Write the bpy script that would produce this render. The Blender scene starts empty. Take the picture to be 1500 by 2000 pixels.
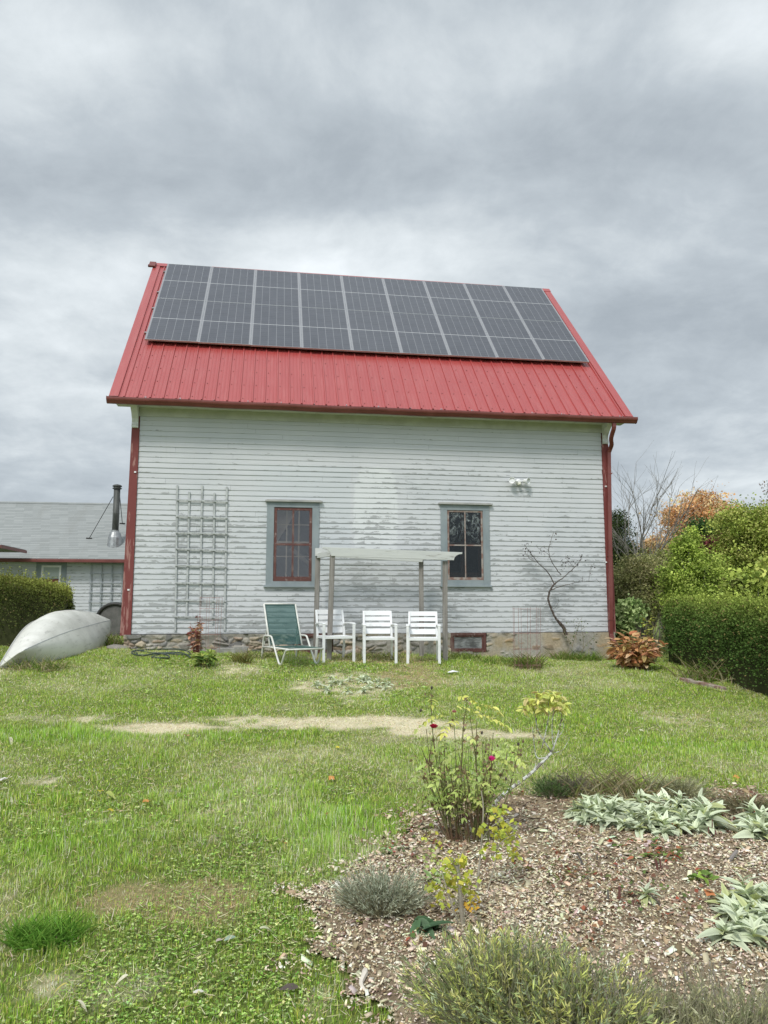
import bpy, math, random
import numpy as np
from mathutils import Vector, Matrix
R = math.radians
random.seed(7); rng = np.random.default_rng(7)
SC = bpy.context.scene; COL = SC.collection
# ------------------------------------------------------------------ camera, sky, sun, exposure
EYE = 1.6; FPX = 1464.159; PITCH = R(7.1822)
cd = bpy.data.cameras.new('camera'); cam = bpy.data.objects.new('camera', cd); COL.objects.link(cam)
cam.location = (0, 0, EYE); cam.rotation_euler = (R(90) + PITCH, 0, 0)
cd.sensor_fit = 'VERTICAL'; cd.sensor_height = 36; cd.lens = FPX / 2000 * 36
cd.clip_start = .05; cd.clip_end = 4000
SC.camera = cam
SC.render.resolution_x = 768; SC.render.resolution_y = 1024
SC.view_settings.view_transform = 'Standard'; SC.view_settings.look = 'None'
SC.view_settings.exposure = 0.70; SC.view_settings.gamma = 1
SC.cycles.max_bounces = 6; SC.cycles.transparent_max_bounces = 12
SUN_EL, SUN_AZ = R(50), R(205)      # azimuth clockwise from +Y: behind the camera, a little left

class NT:
    def __init__(s, nt): s.nt = nt; s.L = nt.links
    def put(s, sock, v):
        if v is None: return
        if isinstance(v, bpy.types.NodeSocket): s.L.new(v, sock)
        else:
            if hasattr(sock.default_value, '__len__'):
                if not hasattr(v, '__len__'): v = (v,) * len(sock.default_value)
                n = len(sock.default_value); v = tuple(v) + (1,) * (n - len(v))
                sock.default_value = v[:n]
            else: sock.default_value = v
    def n(s, typ, ins=None, **kw):
        nd = s.nt.nodes.new(typ)
        for k, v in kw.items(): setattr(nd, k, v)
        for k, v in (ins or {}).items(): s.put(nd.inputs[k], v)
        return nd
    def m(s, op, a, b=None, c=None, clamp=False):
        nd = s.nt.nodes.new('ShaderNodeMath'); nd.operation = op; nd.use_clamp = clamp
        for i, v in enumerate((a, b, c)): s.put(nd.inputs[i], v)
        return nd.outputs[0]
    def add(s, a, b): return s.m('ADD', a, b)
    def mul(s, a, b): return s.m('MULTIPLY', a, b)
    def sub(s, a, b): return s.m('SUBTRACT', a, b)
    def ss(s, x, a, b):
        return s.n('ShaderNodeMapRange', {0: x, 1: a, 2: b, 3: 0., 4: 1.}, interpolation_type='SMOOTHSTEP').outputs[0]
    def vm(s, op, a, b=None):
        nd = s.nt.nodes.new('ShaderNodeVectorMath'); nd.operation = op
        s.put(nd.inputs[0], a); s.put(nd.inputs[1], b); return nd.outputs[0]
    def xyz(s, v): return s.n('ShaderNodeSeparateXYZ', {0: v}).outputs
    def cxyz(s, x, y, z): return s.n('ShaderNodeCombineXYZ', {0: x, 1: y, 2: z}).outputs[0]
    def noise(s, vec, scale, detail=4, rough=.55, dist=0, out=0):
        return s.n('ShaderNodeTexNoise', {'Vector': vec, 'Scale': scale, 'Detail': detail, 'Roughness': rough, 'Distortion': dist}).outputs[out]
    def mix(s, f, a, b, bt='MIX'):
        nd = s.n('ShaderNodeMix', None, data_type='RGBA', blend_type=bt)
        s.put(nd.inputs[0], f); s.put(nd.inputs[6], a); s.put(nd.inputs[7], b); return nd.outputs[2]
    def obj(s): return s.n('ShaderNodeTexCoord').outputs['Object']
    def attr(s, name='Col'): return s.n('ShaderNodeAttribute', None, attribute_name=name)

w = bpy.data.worlds.new('World'); SC.world = w; w.use_nodes = True
wt = w.node_tree; wt.nodes.clear(); N = NT(wt)
sky = N.n('ShaderNodeTexSky', sky_type='NISHITA', sun_disc=False, sun_elevation=SUN_EL, sun_rotation=SUN_AZ)
dv = N.n('ShaderNodeTexCoord').outputs['Generated']
dx, dy, dz = N.xyz(dv)
zz = N.add(N.m('MAXIMUM', dz, 0.0), .30)
pl = N.cxyz(N.m('DIVIDE', dx, zz), N.m('DIVIDE', dy, zz), 0.)
warp = N.noise(pl, 1.1, 3, .5, out=1)
pw_ = N.vm('ADD', pl, N.vm('MULTIPLY', N.vm('SUBTRACT', warp, (.5, .5, .5)), (.35, .3, 0)))
n1 = N.noise(pw_, 1.5, 7, .52, .15)
n2 = N.noise(N.vm('MULTIPLY', pw_, (1., 1.35, 1.)), 4.0, 7, .58, .15)
n3 = N.noise(N.vm('MULTIPLY', pw_, (1.3, 1., 1.)), 12., 6, .65, .2)
cv = N.add(N.add(N.mul(n1, .62), N.mul(n2, .36)), N.add(N.mul(n3, .13), -.045))
def blob(cx, cy, rx, ry, amp):   # a brighter or darker part of the overcast, by direction
    a = N.m('DIVIDE', N.sub(N.m('DIVIDE', dx, N.m('MAXIMUM', dy, .05)), cx), rx)
    b = N.m('DIVIDE', N.sub(N.m('DIVIDE', dz, N.m('MAXIMUM', dy, .05)), cy), ry)
    g = N.m('EXPONENT', N.mul(N.add(N.mul(a, a), N.mul(b, b)), -1.))
    return N.mul(N.mul(g, N.ss(dy, .0, .3)), amp)
def dirof(px, py):
    vx, vy = (px - 750) / FPX, -(py - 1000) / FPX
    c, s_ = math.cos(PITCH), math.sin(PITCH)
    return vx / (c - vy * s_), (s_ + vy * c) / (c - vy * s_)
for px, py, rx, ry, am in ((640, 500, .42, .08, .15), (820, 600, .5, .10, .09), (90, 640, .20, .13, .10), (1450, 380, .16, .10, .08),
                           (820, 330, .50, .12, -.07), (130, 250, .2, .2, .07), (1420, 620, .22, .07, -.14), (420, 180, .5, .13, .02), (330, 380, .20, .07, -.03),
                           (200, 60, .4, .12, .10), (1100, 100, .3, .1, .06), (1480, 60, .12, .08, .16), (120, 900, .25, .05, .02), (1400, 900, .25, .05, .04), (1250, 480, .2, .06, .07), (90, 960, .3, .03, -.05)):
    cx, cy = dirof(px, py)
    cv = N.add(cv, blob(cx, cy, rx, ry, am))
cr = N.n('ShaderNodeValToRGB', {0: cv})
e = cr.color_ramp.elements
e[0].position = .28; e[0].color = (.28, .32, .36, 1)
e[1].position = .82; e[1].color = (.82, .87, .90, 1)
for p_, c_ in ((.44, (.375, .42, .46, 1)), (.54, (.46, .51, .55, 1)), (.66, (.62, .67, .70, 1))):
    q = e.new(p_); q.color = c_
back = N.add(N.mul(N.ss(N.mul(dy, -1.), -.25, .6), .7), 1.0)     # extra cloud brightness round the veiled sun, behind the viewer, added to light the wall
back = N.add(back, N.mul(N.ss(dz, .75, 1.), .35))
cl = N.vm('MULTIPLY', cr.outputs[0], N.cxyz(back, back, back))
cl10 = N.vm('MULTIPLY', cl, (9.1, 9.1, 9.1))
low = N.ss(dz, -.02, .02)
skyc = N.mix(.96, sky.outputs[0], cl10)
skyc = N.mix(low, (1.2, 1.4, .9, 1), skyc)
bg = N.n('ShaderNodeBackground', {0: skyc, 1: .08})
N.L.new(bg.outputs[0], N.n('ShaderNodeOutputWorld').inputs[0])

sd = bpy.data.lights.new('sun', 'SUN'); sd.energy = 1.5; sd.angle = R(14); sd.color = (1, .96, .9)
sun = bpy.data.objects.new('sun', sd); COL.objects.link(sun)
tosun = Vector((math.sin(SUN_AZ) * math.cos(SUN_EL), math.cos(SUN_AZ) * math.cos(SUN_EL), math.sin(SUN_EL)))
sun.rotation_euler = tosun.to_track_quat('Z', 'Y').to_euler(); sun.location = (0, 0, 30)

# ------------------------------------------------------------------ projection helpers (place things where they really stand)
def ray(px, py):
    vx, vy = (px - 750) / FPX, -(py - 1000) / FPX
    c, s_ = math.cos(PITCH), math.sin(PITCH)
    return vx, c - vy * s_, s_ + vy * c
def P3(px, py, Y):
    a, b, c = ray(px, py); t = Y / b
    return Vector((a * t, Y, EYE + c * t))
def lattice(seed):
    return np.random.default_rng(seed).random((256, 256))
_LT = [lattice(100 + i) for i in range(6)]
def vnoise(x, y, sc, k=0):
    x = np.asarray(x, float) * sc + 31.7 * k; y = np.asarray(y, float) * sc + 17.3 * k
    xi = np.floor(x).astype(int); yi = np.floor(y).astype(int); fx = x - xi; fy = y - yi
    fx = fx * fx * (3 - 2 * fx); fy = fy * fy * (3 - 2 * fy); T = _LT[k % 6]
    g = lambda i, j: T[i & 255, j & 255]
    return (g(xi, yi) * (1 - fx) + g(xi + 1, yi) * fx) * (1 - fy) + (g(xi, yi + 1) * (1 - fx) + g(xi + 1, yi + 1) * fx) * fy
def fbm(x, y, sc, k=0, o=4):
    r = 0; a = 1; t = 0
    for i in range(o): r = r + a * vnoise(x, y, sc * 2 ** i, k + i); t += a; a *= .5
    return r / t
def H(x, y):
    x = np.asarray(x, float); y = np.asarray(y, float)
    s_ = np.clip(y, 2.98, 13.24)
    z = -.93 + .068 * (s_ - 12.9) - .03 * np.clip(x, -9, 9) * np.clip(y / 13, 0, 1)
    near = np.exp(-((x / 14) ** 4 + ((y - 6) / 12) ** 4))
    z = z + (.05 * (fbm(x, y, .5, 1, 3) - .5)) * near
    return z + EYE
def Hf(x, y): return float(H(x, y))
def gnd(px, py):
    a, b, c = ray(px, py); t = 1.
    for _ in range(60):
        f = EYE + c * t - Hf(a * t, b * t)
        t += f / (-c + .07) * .8 if abs(c) > 0 else .1
        t = min(max(t, .5), 60)
    return Vector((a * t, b * t, Hf(a * t, b * t)))

# ------------------------------------------------------------------ object helpers
def obj(name, me, mat=None, parent=None, smooth=False, bevel=0):
    o = bpy.data.objects.new(name, me); COL.objects.link(o)
    if mat is not None: me.materials.append(mat)
    if parent is not None: o.parent = parent
    if smooth: me.shade_smooth()
    if bevel:
        b = o.modifiers.new('edge', 'BEVEL'); b.width = bevel; b.segments = 2; b.limit_method = 'ANGLE'
    return o
def tag(o, label=None, cat=None, group=None, kind=None):
    if label: o['label'] = label
    if cat: o['category'] = cat
    if group: o['group'] = group
    if kind: o['kind'] = kind
    return o
def thing(name, label, cat, loc=(0, 0, 0), rz=0, group=None):
    o = bpy.data.objects.new(name, None); COL.objects.link(o); o.location = loc; o.rotation_euler = (0, 0, rz)
    o.empty_display_size = .2
    return tag(o, label, cat, group)
def copy_tree(o, parent=None):
    c = o.copy(); COL.objects.link(c)
    if parent is not None: c.parent = parent
    for ch in list(o.children): copy_tree(ch, c)
    return c
class MB:
    def __init__(s): s.v = []; s.f = []; s.c = []
    def raw(s, vs, fs):
        b = len(s.v); s.v += [tuple(p) for p in vs]; s.f += [tuple(i + b for i in f) for f in fs]; return s
    def box(s, x0, x1, y0, y1, z0, z1):
        return s.raw([(x0, y0, z0), (x1, y0, z0), (x1, y1, z0), (x0, y1, z0), (x0, y0, z1), (x1, y0, z1), (x1, y1, z1), (x0, y1, z1)],
                     [(0, 3, 2, 1), (4, 5, 6, 7), (0, 1, 5, 4), (1, 2, 6, 5), (2, 3, 7, 6), (3, 0, 4, 7)])
    def bar(s, a, b, w, t, up=(0, 0, 1)):
        a = Vector(a); b = Vector(b); d = (b - a).normalized(); u = Vector(up)
        if abs(d.dot(u)) > .95: u = Vector((0, 1, 0))
        sx = d.cross(u).normalized() * w / 2; sy = sx.cross(d).normalized() * t / 2
        vs = [p + i * sx + j * sy for p in (a, b) for i, j in ((-1, -1), (1, -1), (1, 1), (-1, 1))]
        return s.raw(vs, [(3, 2, 1, 0), (4, 5, 6, 7), (0, 1, 5, 4), (1, 2, 6, 5), (2, 3, 7, 6), (3, 0, 4, 7)])
    def tube(s, pts, r, n=8, cap=True, closed=False):
        pts = [Vector(p) for p in pts]; m = len(pts)
        rr = r if hasattr(r, '__len__') else [r] * m
        b = len(s.v); prev = None
        for i, p in enumerate(pts):
            if closed: d = pts[(i + 1) % m] - pts[i - 1]
            else: d = pts[min(i + 1, m - 1)] - pts[max(i - 1, 0)]
            d = d.normalized() if d.length > 1e-9 else Vector((0, 0, 1))
            if prev is None: x = d.orthogonal().normalized()
            else:
                x = prev - d * prev.dot(d); x = x.normalized() if x.length > 1e-6 else d.orthogonal().normalized()
            prev = x; y = d.cross(x)
            for k in range(n):
                a = 2 * math.pi * k / n; s.v.append(tuple(p + (x * math.cos(a) + y * math.sin(a)) * rr[i]))
        for i in range(m if closed else m - 1):
            j = (i + 1) % m
            for k in range(n):
                l = (k + 1) % n; s.f.append((b + i * n + k, b + i * n + l, b + j * n + l, b + j * n + k))
        if cap and not closed:
            s.f.append(tuple(b + k for k in range(n))[::-1]); s.f.append(tuple(b + (m - 1) * n + k for k in range(n)))
        return s
    def ngon_prism(s, poly, y0, y1):   # poly in xz, along y
        n = len(poly); vs = [(x, y0, z) for x, z in poly] + [(x, y1, z) for x, z in poly]
        return s.raw(vs, [tuple(range(n)), tuple(range(2 * n - 1, n - 1, -1))] + [(i, i + n, (i + 1) % n + n, (i + 1) % n) for i in range(n)])
    def lathe(s, prof, c, axis=(0, 0, 1), n=24):
        ax = Vector(axis).normalized(); x = ax.orthogonal().normalized(); y = ax.cross(x); c = Vector(c); b = len(s.v); m = len(prof)
        for r, h in prof:
            for k in range(n):
                a = 2 * math.pi * k / n; s.v.append(tuple(c + ax * h + (x * math.cos(a) + y * math.sin(a)) * r))
        for i in range(m - 1):
            for k in range(n):
                l = (k + 1) % n; s.f.append((b + i * n + k, b + i * n + l, b + (i + 1) * n + l, b + (i + 1) * n + k))
        s.f.append(tuple(b + k for k in range(n))[::-1]); s.f.append(tuple(b + (m - 1) * n + k for k in range(n)))
        return s
    def mesh(s, name='mesh'):
        me = bpy.data.meshes.new(name); me.from_pydata(s.v, [], s.f); me.update(); return me
    def build(s, name, mat, parent=None, smooth=False, bevel=0): return obj(name, s.mesh(name), mat, parent, smooth, bevel)
def bez(pts, n=6):
    """Catmull-Rom through points."""
    P = [Vector(p) for p in pts]; P = [P[0] * 2 - P[1]] + P + [P[-1] * 2 - P[-2]]; out = []
    for i in range(1, len(P) - 2):
        for k in range(n):
            t = k / n; a, b, c, d = P[i - 1], P[i], P[i + 1], P[i + 2]
            out.append(.5 * ((2 * b) + (c - a) * t + (2 * a - 5 * b + 4 * c - d) * t * t + (3 * b - a - 3 * c + d) * t ** 3))
    out.append(P[-2]); return out
def npmesh(name, V, Fs, col=None):
    """V (n,3); Fs list of (m,k) index arrays; col (n,3) per vertex."""
    me = bpy.data.meshes.new(name); V = np.ascontiguousarray(V, np.float32)
    me.vertices.add(len(V)); me.vertices.foreach_set('co', V.ravel())
    idx = np.concatenate([f.ravel() for f in Fs]).astype(np.int32)
    tot = np.concatenate([np.full(len(f), f.shape[1], np.int32) for f in Fs])
    st = np.concatenate([[0], np.cumsum(tot)[:-1]]).astype(np.int32)
    me.loops.add(len(idx)); me.loops.foreach_set('vertex_index', idx)
    me.polygons.add(len(tot)); me.polygons.foreach_set('loop_start', st)
    me.update(calc_edges=True)
    if col is not None:
        a = me.color_attributes.new('Col', 'FLOAT_COLOR', 'POINT')
        c4 = np.ones((len(V), 4), np.float32); c4[:, :3] = np.clip(col, 0, 1); a.data.foreach_set('color', c4.ravel())
    return me
def rotmats(yaw, pitch, roll):
    cy, sy, cp, sp, cr_, sr = np.cos(yaw), np.sin(yaw), np.cos(pitch), np.sin(pitch), np.cos(roll), np.sin(roll)
    Z = np.zeros_like(cy); O = np.ones_like(cy)
    A = np.stack([cy, -sy, Z, sy, cy, Z, Z, Z, O], -1).reshape(-1, 3, 3)
    B = np.stack([O, Z, Z, Z, cp, -sp, Z, sp, cp], -1).reshape(-1, 3, 3)
    C = np.stack([cr_, Z, sr, Z, O, Z, -sr, Z, cr_], -1).reshape(-1, 3, 3)
    return A @ B @ C
def frames(d, roll=None):
    """matrices whose Y column is the direction d (n,3) and X is sideways."""
    d = d / np.maximum(np.linalg.norm(d, axis=1, keepdims=True), 1e-9)
    up = np.tile([0, 0, 1.], (len(d), 1)); m = np.abs(d[:, 2]) > .97; up[m] = [1, 0, 0]
    x = np.cross(d, up); x /= np.linalg.norm(x, axis=1, keepdims=True); z = np.cross(x, d)
    if roll is not None:
        c, s_ = np.cos(roll)[:, None], np.sin(roll)[:, None]; x, z = x * c + z * s_, z * c - x * s_
    return np.stack([x, d, z], -1)
class Leaves:
    """collects many copies of small leaf shapes into one mesh"""
    def __init__(s): s.V = []; s.C = []; s.F = {}; s.n = 0
    def add(s, tmpl, pos, M, sc, col, tcol=None):
        tv, tf = tmpl; pos = np.asarray(pos, float); n = len(pos)
        if n == 0: return s
        sc = np.asarray(sc, float)
        if sc.ndim == 1: sc = np.repeat(sc[:, None], 3, 1)
        v = np.einsum('nij,nkj->nki', M, tv[None] * sc[:, None, :]) + pos[:, None, :]
        k = len(tv); s.V.append(v.reshape(-1, 3))
        c = np.repeat(np.asarray(col, float)[:, None, :], k, 1)
        if tcol is not None: c = c * tcol[None] if tcol.ndim == 2 and tcol.shape[1] == 3 else c * tcol[None, :, None]
        s.C.append(c.reshape(-1, 3))
        for fs in tf:
            a = (np.asarray(fs)[None] + (np.arange(n) * k)[:, None, None] + s.n).reshape(-1, len(fs[0]))
            s.F.setdefault(a.shape[1], []).append(a)
        s.n += n * k; return s
    def build(s, name, mat, parent=None, smooth=False):
        me = npmesh(name, np.concatenate(s.V), [np.concatenate(a) for a in s.F.values()], np.concatenate(s.C))
        return obj(name, me, mat, parent, smooth)
A = lambda *r: np.array(r, float)
T_LEAF = (A((0, 0, 0), (-.5, .45, .12), (0, .5, 0), (.5, .45, .12), (0, 1, -.05)), [[(0, 2, 1), (0, 3, 2), (1, 2, 4), (2, 3, 4)]])
T_DIA = (A((0, 0, 0), (-.5, .5, .06), (0, 1, 0), (.5, .5, .06)), [[(0, 3, 2, 1)]])
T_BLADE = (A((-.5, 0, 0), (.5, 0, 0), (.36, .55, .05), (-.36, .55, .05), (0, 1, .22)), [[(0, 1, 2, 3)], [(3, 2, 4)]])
T_CHIP = (A((-.5, -.5, 0), (.5, -.35, 0), (.42, .5, 0), (-.38, .42, 0), (-.5, -.5, 1), (.5, -.35, 1), (.42, .5, 1), (-.38, .42, 1)),
          [[(4, 5, 6, 7), (0, 1, 5, 4), (1, 2, 6, 5), (2, 3, 7, 6), (3, 0, 4, 7)]])
def long_leaf(n=6, curl=.35, cup=.18, wmax=.5, tip=.75):
    v = []; tc = []
    for i in range(n + 1):
        t = i / n; wd = wmax * max(.06, math.sin(math.pi * (t * .94 + .03) ** tip) ** .75)
        z = -curl * t * t
        v += [(-wd, t, z + cup * wd), (0, t, z), (wd, t, z + cup * wd)]
        tc += [1.25, .9, 1.25]
    f = [(3 * i + j, 3 * i + j + 1, 3 * i + j + 4, 3 * i + j + 3) for i in range(n) for j in (0, 1)]
    return (np.array(v), [f]), np.array(tc)
def pal(cols, n, jit=.12, wts=None):
    cols = np.array(cols, float); i = rng.choice(len(cols), n, p=wts)
    return cols[i] * (1 + rng.normal(0, jit, (n, 1))) * (1 + rng.normal(0, jit * .35, (n, 3)))

# ------------------------------------------------------------------ materials
MATS = {}
def mat(name, fn):
    if name in MATS: return MATS[name]
    m = bpy.data.materials.new(name); m.use_nodes = True; m.node_tree.nodes.clear(); n = NT(m.node_tree)
    out = n.n('ShaderNodeOutputMaterial'); sh = fn(n)
    m.node_tree.links.new(sh, out.inputs[0]); MATS[name] = m; return m
def prin(n, col, rough=.6, metal=0, bump=None, bstr=.3, bdist=.01, spec=.5, **kw):
    ins = {'Base Color': col, 'Roughness': rough, 'Metallic': metal, 'Specular IOR Level': spec}; ins.update(kw)
    if bump is not None: ins['Normal'] = n.n('ShaderNodeBump', {'Height': bump, 'Strength': bstr, 'Distance': bdist}).outputs[0]
    return n.n('ShaderNodeBsdfPrincipled', ins).outputs[0]
def foliage_fn(tr=.25, rough=.7, spec=.12):
    def f(n):
        c = n.attr().outputs['Color']
        v = n.noise(n.obj(), 40, 2); c2 = n.mix(.25, c, n.vm('MULTIPLY', c, n.cxyz(n.add(v, .5), n.add(v, .5), n.add(v, .5))))
        p = prin(n, c2, rough, spec=spec)
        if tr <= 0: return p
        t = n.n('ShaderNodeBsdfTranslucent', {0: c2}).outputs[0]
        return n.n('ShaderNodeMixShader', {0: tr, 1: p, 2: t}).outputs[0]
    return f
M_FOL = mat('leafage', foliage_fn(.22)); M_GRASS = mat('grass_blades', foliage_fn(.3, .75, .08)); M_DRY = mat('attribute_matte', foliage_fn(0, .85, .15))
def simple(name, c1, c2=None, sc=8, rough=.6, metal=0, bstr=.2, bsc=60, stretch=(1, 1, 1), spec=.5, lo=.35, hi=.65):
    def f(n):
        o = n.vm('MULTIPLY', n.obj(), stretch)
        k = n.ss(n.noise(o, sc, 6, .6), lo, hi)
        col = n.mix(k, c1, c2 or c1)
        return prin(n, col, rough, metal, n.noise(o, bsc, 4), bstr, .004, spec)
    return mat(name, f)
M_BARK = simple('grey_bark', (.16, .145, .125), (.26, .245, .22), 12, .9, bstr=.6, stretch=(1, 1, .3))
M_TWIG = simple('dark_twig', (.055, .04, .035), (.11, .085, .07), 14, .85)
M_STEM = simple('olive_stem', (.13, .12, .05), (.22, .18, .09), 14, .8)
M_LICHEN = simple('lichen_bark', (.22, .2, .17), (.62, .64, .60), 28, .9, bstr=.8, lo=.45, hi=.55)
def siding_fn(dirty=1.0, tone=(1, 1, 1)):
    def f(n):
        o = n.obj(); x, y, z = n.xyz(o)
        a = n.attr('bd'); ph, rn, _ = n.xyz(a.outputs['Color'])
        xo = n.add(x, n.mul(rn, 13.))
        st = n.cxyz(n.mul(xo, 2.6), y, n.mul(z, 9.))
        pn = n.noise(st, 2.1, 9, .64)
        reg = n.noise(n.cxyz(x, y, n.mul(z, 1.3)), .8, 3)
        lowz = n.ss(z, 3.6, 1.4)          # weather reaches the lower courses more
        edge = n.m('POWER', n.sub(1., ph), 1.7)
        mid = n.mul(n.mul(n.ss(x, 3.95, 4.1), n.ss(x, 6.1, 5.2)), n.mul(n.ss(z, 1.2, 1.5), n.ss(z, 3.75, 3.5)))
        sc_ = n.add(n.add(n.add(pn, n.mul(edge, .23)), n.mul(n.sub(reg, .5), .5)), n.add(n.mul(n.sub(lowz, .55), .15 * dirty), n.mul(mid, .03)))
        sc_ = n.add(sc_, n.mul(n.sub(rn, .5), .06))
        peel = n.ss(n.add(sc_, n.mul(n.sub(n.noise(n.cxyz(x, y, z), 1.1, 3), .5), .28)), .715, .737)
        halo = n.ss(sc_, .66, .725)
        g1 = n.noise(n.cxyz(n.mul(xo, .8), y, n.mul(z, 6.)), 2.2, 5)
        paint = n.mix(g1, (.505, .52, .545), (.63, .645, .665))
        paint = n.mix(n.mul(n.ss(n.noise(n.cxyz(x, y, z), .55, 4), .42, .66), .42), paint, (.46, .49, .515))
        # a scraped and repainted oblong patch high in the middle, and duller paint left of it
        ex_ = n.m('DIVIDE', n.sub(x, 4.43), .43); ez_ = n.m('DIVIDE', n.sub(z, 2.74), .92)
        ed = n.add(n.add(n.m('POWER', n.m('ABSOLUTE', ex_), 4.), n.m('POWER', n.m('ABSOLUTE', ez_), 3.)), n.mul(n.sub(pn, .5), 2.2))
        bright = n.ss(ed, 1.12, .80)
        paint = n.mix(n.mul(bright, .5), paint, (.72, .745, .745))
        dull = n.mul(n.mul(n.ss(x, 3.95, 3.93), n.ss(x, 1.7, 2.6)), n.mul(n.ss(z, 1.6, 1.65), n.ss(z, 3.72, 3.6)))
        paint = n.mix(n.mul(dull, .35), paint, (.50, .55, .58))
        dk = n.mul(n.mul(n.ss(x, 3.4, 4.2), n.ss(x, 6.0, 5.2)), n.mul(n.ss(z, .6, 1.), n.ss(z, 2.3, 1.9)))
        paint = n.mix(n.mul(dk, .35), paint, (.42, .45, .48))
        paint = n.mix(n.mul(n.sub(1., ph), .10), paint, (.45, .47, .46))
        streak = n.ss(n.noise(n.cxyz(n.mul(x, 9.), y, n.mul(z, .7)), 1.3, 4), .58, .75)
        paint = n.mix(n.mul(streak, .16), paint, (.40, .42, .40))
        wood = n.mix(n.noise(n.cxyz(n.mul(x, 3.), y, n.mul(z, 90.)), 2., 5), (.19, .20, .205), (.36, .37, .375))
        col = n.mix(n.mul(halo, .3), paint, (.50, .52, .51))
        col = n.mix(n.mul(peel, .72), col, wood)
        col = n.vm('MULTIPLY', col, tone)
        gr = n.noise(n.cxyz(n.mul(x, 4.), y, n.mul(z, 70.)), 1.5, 4)
        b = n.add(n.mul(peel, -.6), n.mul(gr, .35))
        return prin(n, col, .72, 0, b, .35, .004, .3)
    return f
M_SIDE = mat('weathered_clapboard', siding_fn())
M_SIDE2 = mat('low_house_clapboard', siding_fn(.2, (1.04, 1.05, 1.07)))
M_WHITE = simple('old_white_trim', (.62, .63, .60), (.42, .41, .37), 5, .7, lo=.5, hi=.75)
M_FRIEZE = simple('frieze_paint', (.55, .56, .53), (.46, .47, .44), 3, .7)
M_DARKIN = simple('dark_boards', (.05, .045, .04), (.09, .08, .07), 3, .95)
def metalroof(n):
    o = n.obj(); x, y, z = n.xyz(o)
    k = n.noise(n.vm('MULTIPLY', o, (1, .25, 1)), 2.2, 5)
    col = n.mix(k, (.34, .040, .038), (.42, .066, .060))
    d = n.noise(n.vm('MULTIPLY', o, (4, .5, 1)), 3., 5)
    col = n.mix(n.mul(n.ss(d, .45, .75), .35), col, (.45, .13, .12))
    return prin(n, col, n.add(.34, n.mul(d, .12)), 0, n.noise(n.vm('MULTIPLY', o, (1, .4, 1)), 3, 3), .30, .01, 1., **{'Coat Weight': .35, 'Coat Roughness': .22, 'Coat IOR': 1.6})
M_ROOF = mat('red_metal_roofing', metalroof)
M_GUTTER = simple('maroon_gutter_paint', (.155, .040, .034), (.20, .058, .05), 3, .38, bstr=.03)
def redtrim(n):
    o = n.obj(); x, y, z = n.xyz(o)
    k = n.noise(n.vm('MULTIPLY', o, (6, 6, .8)), 2., 7, .65)
    lowz = n.ss(z, 3., 0.)
    p = n.ss(n.add(k, n.mul(lowz, .10)), .60, .66)
    col = n.mix(n.noise(o, 2.5, 4), (.15, .034, .032), (.22, .058, .052))
    col = n.mix(n.mul(p, .65), col, (.42, .24, .21))
    return prin(n, col, .6, 0, p, .3, .003, .35)
M_REDTRIM = mat('worn_red_trim', redtrim)
def sashred(n):
    o = n.obj()
    k = n.noise(n.vm('MULTIPLY', o, (1, 1, 1)), 16., 6, .7)
    p = n.ss(k, .56, .62)
    col = n.mix(n.mul(p, .55), (.125, .055, .048), (.36, .30, .28))
    col = n.mix(n.ss(n.noise(o, 5., 3), .5, .7), col, (.20, .13, .11))
    return prin(n, col, .7, 0, p, .5, .003, .3)
M_SASH = mat('peeling_red_sash', sashred)
M_SASHR = simple('bare_wood_sash', (.34, .30, .27), (.22, .13, .105), 9, .8, lo=.42, hi=.6)
M_SASHIN = simple('brown_inner_sash', (.22, .085, .065), (.15, .07, .055), 9, .7)
M_CREAM = simple('cream_muntin', (.80, .80, .70), (.70, .70, .60), 9, .6)
M_CASING = simple('slate_blue_casing', (.215, .255, .275), (.27, .31, .325), 4, .6, stretch=(1, 1, .4))
M_CAP = simple('grey_cap', (.27, .275, .27), (.40, .40, .38), 10, .75, stretch=(.3, 1, 1))
def glassf(tr, tint, rough=.03, bs=.05, smear=0):
    def f(n):
        o = n.obj(); nr = n.n('ShaderNodeBump', {'Height': n.noise(o, 3.5, 3), 'Strength': bs, 'Distance': .05}).outputs[0]
        g = n.n('ShaderNodeBsdfGlossy', {'Color': (.9, .95, 1, 1), 'Roughness': rough, 'Normal': nr}).outputs[0]
        t = n.n('ShaderNodeBsdfTransparent', {0: tint}).outputs[0]
        fr = n.n('ShaderNodeFresnel', {0: 1.5, 'Normal': nr}).outputs[0]
        s_ = n.n('ShaderNodeMixShader', {0: n.add(n.mul(fr, 1.2), tr), 1: t, 2: g}).outputs[0]
        if smear:
            x, y, z = n.xyz(o)
            k = n.ss(n.noise(n.vm('MULTIPLY', o, (3, 1, 2)), 3.2, 6, .7, 1.5), .47, .72)
            k = n.mul(k, n.ss(z, 2.1, 2.6))
            d = n.n('ShaderNodeBsdfDiffuse', {0: (.45, .5, .5, 1)}).outputs[0]
            s_ = n.n('ShaderNodeMixShader', {0: n.mul(k, smear), 1: s_, 2: d}).outputs[0]
        return s_
    return f
M_GLASS = mat('old_window_glass', glassf(.02, (.85, .8, .78, 1)))
M_GLASS2 = mat('streaky_window_glass', glassf(-.02, (.6, .63, .6, 1), smear=.6))
M_CELLGL = mat('basement_glass', lambda n: prin(n, n.mix(n.ss(n.noise(n.vm('MULTIPLY', n.obj(), (2, 1, 5)), 2.5, 5), .35, .7), (.10, .10, .10), (.38, .39, .39)), .35))
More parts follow.
